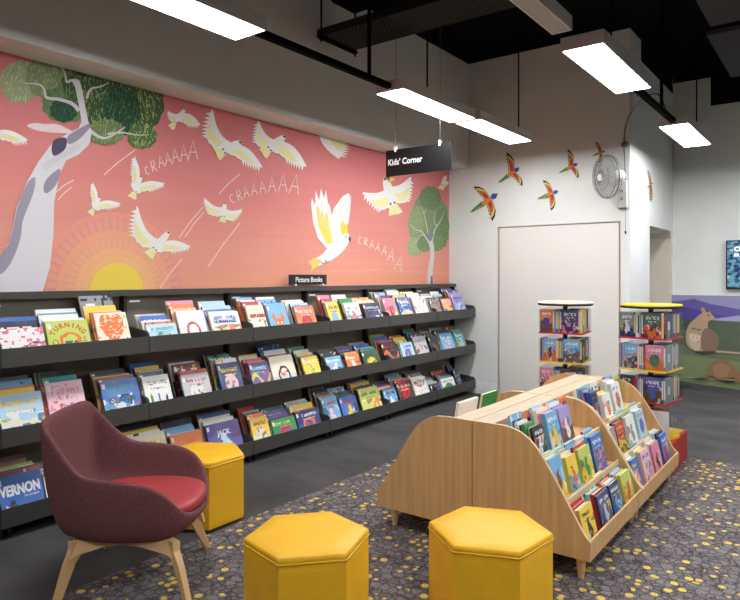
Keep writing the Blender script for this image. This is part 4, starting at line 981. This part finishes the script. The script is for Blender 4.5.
# books on the side facing the wall shelving
for (y, z, h, w, cn, x, lab) in [(3.46, .518, .172, .24, 'white', 2.15, 'white book rising above the left rear edge of the near oak unit'), (3.75, .518, .178, .21, 'green', 2.15, 'green book rising beside the white one behind the oak top'),
                                 (3.14, .138, .21, .14, 'pale teal', 1.905, 'pale green book just showing past the lower left slope of the oak unit')]:
    o = book(w, h, .02, cn, (l_(cn), None, 'circle', l_('green'), None), 8, 10, 3, (x, y, z), R(10), math.pi, name='story_book'); tag(o, lab, 'book', "children's books in the oak units")

# ------------------------------------------------------------------ DVD spinners
def spinner(cx, cy, yaw, topmat, rimmat, trays, label, boxmat, tname, baseb, dens):
    e = empty('display_spinner', (cx, cy, 0)); tag(e, label, 'display spinner', 'revolving acrylic case spinners')
    S = .165; ca, sa = math.cos(yaw), math.sin(yaw); Rz = Matrix.Rotation(yaw, 4, 'Z')
    MB().box(*baseb, .0065, .225).build('base_box', boxmat, e); e.children[-1].location = (0, 0, 0)
    MB().lathe([(.02, .226), (.02, 1.2)], 12).build('pole', M_WIRE, e)
    MB().lathe([(.001, 1.195), (.215, 1.195), (.222, 1.2), (.222, 1.212), (.001, 1.212)], 40).build('top_disc', rimmat, e)
    MB().lathe([(.001, 1.2121), (.222, 1.2121), (.222, 1.222), (.216, 1.225), (.001, 1.225)], 40).build('top_cover', topmat, e)
    MB().lathe([(.001, .226), (.2, .226), (.2, .24), (.001, .24)], 32).build('turntable', M_TYEL, e)
    zs = [.965, .725, .485, .245]
    for i, z in enumerate(zs):
        MB().box(-S - .012, S + .012, -S - .012, S + .012, z, z + .012, M=Rz).build('tier_tray', trays[i], e)
        for a in range(4):
            MB().box(S + .008, S + .011, -S - .01, S + .01, z + .013, z + (.20 if i < 3 else .1), M=Rz @ Matrix.Rotation(a * math.pi / 2, 4, 'Z')).build('acrylic_pane', M_ACR, e)
        MB().box(-S, S, -S, S, z + .203, z + .206, M=Rz).build('acrylic_lid', M_ACR, e)
    tn = ['top', 'second', 'third', 'lowest']
    pal = ['navy', 'blue', 'red', 'white', 'purple', 'black', 'orange', 'teal', 'dark red', 'pale grey', 'sky blue', 'yellow', 'dark green', 'pink', 'grey', 'dark blue']
    for i, z in enumerate(zs[:dens]):
        if i == 3: break
        n = 0
        # face A looks along local -y, face B along local +x
        def put(kind, lx, ly, ang, cn, lab):
            w = Rz @ Vector((lx, ly, 0)); T = .0135 if kind == 's' else .014
            sp = (l_(cn), l_(rnd.choice(['navy', 'brown', 'dark blue', 'orange'])), MOTIFS[int(rnd.random() * 6)], l_(rnd.choice(pal)), l_('white'))
            o = book(.132, .187, T, cn, sp, 12 if kind == 'f' else 3, 16 if kind == 'f' else 3, int(rnd.random() * 50), (cx + w.x, cy + w.y, z + .013), 0, yaw + ang, name='dvd_case', spine=cn, pages=False)
            tag(o, lab, 'DVD case', 'DVD cases in the spinners')
        seq = [('f', .0)] + [('s', 0)] * 3 + [('f', 0)] if False else None
        x = -S + .0
        plan = ['f', 's', 's', 's', 's', 's', 'F', 's', 's'] if i != 1 else ['s', 's', 'f', 's', 's', 's', 's', 'F', 's']
        for kd in plan:
            n += 1; cn = rnd.choice(pal); lab = '%s %s DVD case, %s from the left, %s tier, %s' % (cn, 'face-out' if kd in 'fF' else 'spine-out', ['', 'first', 'second', 'third', 'fourth', 'fifth', 'sixth', 'seventh', 'eighth', 'ninth', 'tenth', 'eleventh', 'twelfth', 'thirteenth', 'fourteenth', 'fifteenth', 'sixteenth', 'seventeenth', 'eighteenth', 'nineteenth', 'twentieth', 'next', 'last'][n], tn[i], tname)
            if kd in 'fF':
                wd = .1 if kd == 'f' else .132
                if kd == 'f': wd = .1
                w = Rz @ Vector((x + wd / 2, -S - .002, 0))
                sp = (l_(cn), l_(rnd.choice(['navy', 'brown', 'dark blue', 'orange'])), rnd.choice(['figure', 'scene', 'circle']), l_(rnd.choice(pal)), l_('white'))
                o = book(wd, .187, .014, cn, sp, 22, 30, n + i, (cx + w.x, cy + w.y, z + .013), 0, yaw - math.pi / 2, name='dvd_case', spine='black', pages=False)
                tag(o, lab, 'DVD case', 'DVD cases in the spinners'); x += wd + .001
            else:
                # spine looks along -y: cover normal along +x, spine on its -y side
                w = Rz @ Vector((x + .0135, -S + .066, 0))
                o = book(.132, .187, .0132, cn, (l_(cn), None, 'circle', l_('white'), None), 3, 3, n, (cx + w.x, cy + w.y, z + .013), 0, yaw, name='dvd_case', spine=cn, pages=False)
                sp_ = MB().box(-.0115, -.0018, -.0685, -.0676, .03, .17, c=l_(rnd.choice(['white', 'cream', 'red', 'sky blue', 'black', 'yellow']))).build('spine_label', PRINT, o, fix=False)
                tag(o, lab, 'DVD case', 'DVD cases in the spinners'); x += .0146
        y = -S + .14 + .003
        while y < S - .002:
            n += 1
            if n > 20: break
            cn = rnd.choice(pal)
            w = Rz @ Vector((S - .068, y, 0))
            lab = '%s spine-out DVD case, %s from the left, %s tier, %s' % (cn, ['', 'first', 'second', 'third', 'fourth', 'fifth', 'sixth', 'seventh', 'eighth', 'ninth', 'tenth', 'eleventh', 'twelfth', 'thirteenth', 'fourteenth', 'fifteenth', 'sixteenth', 'seventeenth', 'eighteenth', 'nineteenth', 'twentieth'][n], tn[i], tname)
            o = book(.132, .187, .0132, cn, (l_(cn), None, 'circle', l_('white'), None), 3, 3, n, (cx + w.x, cy + w.y, z + .013), 0, yaw + math.pi / 2, name='dvd_case', spine=cn, pages=False)
            MB().box(-.0115, -.0018, -.0685, -.0676, .03, .17, c=l_(rnd.choice(['white', 'cream', 'red', 'sky blue', 'black', 'yellow']))).build('spine_label', PRINT, o, fix=False)
            tag(o, lab, 'DVD case', 'DVD cases in the spinners'); y += .0146
    return e
s2 = spinner(2.825, 5.22, R(-8), M_TYEL, M_STEELD, [M_TRED, M_TYEL, M_TRED, M_TYEL], 'revolving DVD spinner with yellow round top on a red box', M_RED, 'yellow-topped spinner', (-.3, .2, -.29, .296), 3)
s1 = spinner(2.14, 5.26, R(7), M_CREAM, M_STEELD, [M_TRED, M_TYEL, M_TRED, M_TYEL], 'revolving DVD spinner with black-rimmed cream top in front of the door panel', M_STEELD, 'black-rimmed spinner', (-.3, .31, -.3, .29), 3)
# few cases and a clear leaflet holder in the lowest tier
for i, (lx, cn, ang, lab) in enumerate([(-.02, 'white', .1, 'white DVD case leaning in the lowest tier of the yellow-topped spinner'), (.035, 'grey', .2, 'grey DVD case leaning in the lowest tier of the yellow-topped spinner'), (.09, 'orange', .3, 'orange DVD case face-out in the lowest tier of the yellow-topped spinner')]):
    o = book(.132, .187, .014, cn, (l_(cn), l_('brown'), 'figure', l_('yellow'), None), 8, 10, i, (2.825 + lx, 5.22 - .10 - .02 * i, .258), .1, R(-70) + ang, name='dvd_case', spine=cn, pages=False)
    tag(o, lab, 'DVD case', 'DVD cases in the spinners')
o = MB().box(0, .16, 0, .003, 0, .22).box(0, .16, .03, .033, 0, .22).box(0, .16, 0, .033, 0, .003).build('leaflet_holder', mat('frosted_plastic', (208, 208, 206), .5), None, loc=(2.84, 4.975, .2255), rot=(0, 0, R(8)))
tag(o, 'frosted plastic leaflet holder on the red box', 'leaflet holder')

# ------------------------------------------------------------------ hexagonal stools
def stool(cx, cy, rot, label):
    e = empty('hexagonal_stool', (cx, cy, 0), rot); tag(e, label, 'stool', 'yellow hexagonal vinyl stools'); r = .254; Ht = .392
    vs, fs = [], []; rings = [(r * .985, .012), (r, .03), (r, .2), (r, .33), (r * .998, .362)]
    def hexr(rr, z, puff=0, n=6):
        out = []
        for k in range(6):
            a, b = math.pi / 3 * k, math.pi / 3 * (k + 1)
            for j in range(n):
                t = j / n; x = rr * (math.cos(a) * (1 - t) + math.cos(b) * t); y = rr * (math.sin(a) * (1 - t) + math.sin(b) * t); f = 1 + puff * math.sin(math.pi * t) * .03
                out.append((x * f, y * f, z))
        return out
    N = 36
    for rr, z in rings: vs += hexr(rr, z, .4 if .1 < z < .35 else 0)
    for i in range(len(rings) - 1):
        for k in range(N): fs.append((i * N + k, i * N + (k + 1) % N, (i + 1) * N + (k + 1) % N, (i + 1) * N + k))
    fs.append(tuple(range(N - 1, -1, -1)))
    MB().add(vs, fs).build('upholstered_body', M_YELLOW, e, smooth=True)
    e.children[-1].data.polygons.foreach_set('use_smooth', [False] * len(e.children[-1].data.polygons))
    vs, fs = [], []; rings = [(r * .998, .3625), (r * 1.006, .366), (r * 1.006, .376), (r * .997, .384), (r * .975, .3885), (r * .7, .3925), (r * .35, .3955), (r * .05, .396)]
    for rr, z in rings: vs += hexr(rr, z)
    for i in range(len(rings) - 1):
        for k in range(N): fs.append((i * N + k, i * N + (k + 1) % N, (i + 1) * N + (k + 1) % N, (i + 1) * N + k))
    fs.append(tuple((len(rings) - 1) * N + k for k in range(N)))
    MB().add(vs, fs).build('padded_top', M_YELLOW, e, smooth=True)
    MB().tube([(x, y, .3625) for x, y, z in hexr(r * 1.006, 0)], .0045, 6, closed=True).build('piping', M_SEAM, e, smooth=True)
    ft = MB()
    for k in range(6):
        a = math.pi / 3 * k; ft.lathe([(.018, .0005), (.02, .0125)], 10, M=Matrix.Translation((r * .8 * math.cos(a), r * .8 * math.sin(a), 0)))
    ft2 = ft.build('glides', M_BLACK, e)
    e.location.z = .0065
    return e
stool(.975, 2.425, R(30), 'yellow hexagonal stool behind the armchair, beside the wall shelving')
stool(2.285, 1.918, R(-12), 'yellow hexagonal stool at the bottom centre, nearer the armchair')
stool(2.85, 2.42, R(23), 'yellow hexagonal stool in front of the oak unit end panel')

# ------------------------------------------------------------------ armchair
ch = empty('armchair', (1.297, 1.776, .0065), R(38)); tag(ch, 'maroon felt bucket armchair with red seat and pale timber legs', 'armchair')
# local x forward, y to the left
half = [(.335, 0, .335), (.325, -.12, .34), (.298, -.22, .37), (.255, -.29, .45), (.17, -.325, .515), (.03, -.337, .542), (-.10, -.328, .553), (-.17, -.312, .59), (-.25, -.29, .68), (-.318, -.268, .76), (-.345, -.225, .79), (-.352, -.11, .798), (-.354, 0, .80)]
loop = half + [(x, -y, z) for x, y, z in half[-2:0:-1]]
rim = smooth_poly([tuple(q) for q in loop], 2)
N = len(rim)
def ringat(sx, sy, zf, off=0, shift=0):
    return [(x * sx + shift, y * sy, zf(x, y, z)) for x, y, z in rim]
def inset(pts, d):
    out = []
    for i, q in enumerate(pts):
        a, b = pts[i - 1], pts[(i + 1) % len(pts)]; t = Vector((b[0] - a[0], b[1] - a[1], 0)).normalized(); n = Vector((-t.y, t.x, 0))
        if n.dot(Vector((-q[0], -q[1], 0))) < 0: n = -n
        out.append((q[0] + n.x * d, q[1] + n.y * d, q[2]))
    return out
zb = .235
def lv(f, sx, sy, sh=0): return [(x * sx + sh, y * sy, zb + (z - zb) * f) for x, y, z in rim]
rings = [inset([(x, y, .35) for x, y, z in lv(.2, .66, .72)], 0),
         inset([(x, y, .325 + (z - .34) * .12) for x, y, z in lv(1, .93, .93)], .035),
         inset([(x, y, .35 + (z - .34) * .5) for x, y, z in lv(1, .98, .98)], .036),
         inset([(x, y, z - .02) for x, y, z in rim], .034), inset([(x, y, z - .003) for x, y, z in rim], .027), inset([(x, y, z + .004) for x, y, z in rim], .014), inset([(x, y, z - .004) for x, y, z in rim], .002), [(x, y, z - .022) for x, y, z in rim],
         lv(.6, .965, 1.0), lv(.32, .89, .965), lv(.12, .80, .89), lv(.02, .68, .76), [(x * .4, y * .4, zb) for x, y, z in rim]]
vs, fs = [], []
for rg in rings: vs += rg
for i in range(len(rings) - 1):
    for k in range(N): fs.append((i * N + k, i * N + (k + 1) % N, (i + 1) * N + (k + 1) % N, (i + 1) * N + k))
fs.append(tuple(range(N - 1, -1, -1))); fs.append(tuple((len(rings) - 1) * N + k for k in range(N)))
subsurf(MB().add(vs, fs).build('upholstered_shell', M_MAROON, ch, smooth=True), 1)
cu = [(.325, 0), (.315, -.1), (.275, -.19), (.19, -.245), (.05, -.262), (-.1, -.25), (-.2, -.19), (-.235, 0)]
cu = smooth_poly(cu + [(x, -y) for x, y in cu[-2:0:-1]], 3)
rings = [[(x * s, y * s, z) for x, y in cu] for s, z in ((.6, .33), (.95, .333), (1, .345), (1.005, .365), (.99, .383), (.95, .394), (.8, .40), (.4, .401))]
vs, fs = [], []; K = len(cu)
for rg in rings: vs += rg
for i in range(len(rings) - 1):
    for k in range(K): fs.append((i * K + k, i * K + (k + 1) % K, (i + 1) * K + (k + 1) % K, (i + 1) * K + k))
fs.append(tuple(range(K - 1, -1, -1))); fs.append(tuple((len(rings) - 1) * K + k for k in range(K)))
subsurf(MB().add(vs, fs).build('seat_cushion', M_SEAT, ch, smooth=True), 1)
def leg(fx_, fy, tx, ty, name='leg'):
    top = Vector((tx, ty, .25)); bot = Vector((fx_, fy, 0)); d = Vector((tx - fx_, ty - fy, 0)).normalized(); n = Vector((-d.y, d.x, 0))
    vs = []
    for c, w, h in ((bot, .017, .013), (bot.lerp(top, .6), .025, .016), (top - Vector((0, 0, .04)), .034, .018), (top, .036, .018)):
        for a, b in ((-1, -1), (1, -1), (1, 1), (-1, 1)): vs.append(tuple(c + d * w * a + n * h * b))
    fs = [(0, 3, 2, 1), (12, 13, 14, 15)] + [(i * 4 + k, i * 4 + (k + 1) % 4, i * 4 + 4 + (k + 1) % 4, i * 4 + 4 + k) for i in range(3) for k in range(4)]
    bevel(MB().add(vs, fs).build(name, M_BEECH, ch), .004)
leg(.28, .28, .19, .2); leg(.335, -.31, .24, -.22); leg(-.25, -.28, -.19, -.21); leg(-.25, .28, -.19, .2)
for sy in (1, -1):
    prof = [(x + .015, z - .048) for x, z in [(-.225, .30), (-.235, .262), (-.24, .2), (-.22, .225), (-.185, .243), (-.13, .258), (-.07, .276), (0, .284), (.07, .276), (.14, .258), (.2, .243), (.235, .225), (.255, .2), (.245, .262), (.225, .30)]]
    t = MB()
    f0 = [(x, sy * (.212 + (.25 - z) * .36) - .014, z) for x, z in prof]; f1 = [(x, y + .028, z) for x, y, z in f0]; n = len(prof)
    t.add(f0 + f1, [tuple(range(n)), tuple(range(2 * n - 1, n - 1, -1))] + [(i, i + n, (i + 1) % n + n, (i + 1) % n) for i in range(n)])
    t.build('side_rail', M_BEECH, ch)

# ------------------------------------------------------------------ camera, world, view
cam = bpy.data.cameras.new('camera'); co = bpy.data.objects.new('camera', cam); COL.objects.link(co)
cam.sensor_width = 36; cam.lens = FPX / 740 * 36; cam.shift_y = -24 / 740; cam.clip_start = .05
co.location = CAM; co.rotation_euler = (R(90), 0, math.atan2(SN, CS)); scene.camera = co
w = bpy.data.worlds.new('world'); scene.world = w; w.use_nodes = True
w.node_tree.nodes['Background'].inputs[0].default_value = (.5, .5, .5, 1); w.node_tree.nodes['Background'].inputs[1].default_value = .2
vs_ = scene.view_settings; vs_.view_transform = 'Standard'; vs_.look = 'None'; vs_.exposure = 0; vs_.gamma = 1; vs_.use_curve_mapping = False
scene.cycles.max_bounces = 8; scene.cycles.diffuse_bounces = 5; scene.cycles.transparent_max_bounces = 16
scene.cycles.sample_clamp_indirect = 6
scene.cycles.use_denoising = True
print('books', nb, 'objects', len(bpy.data.objects))
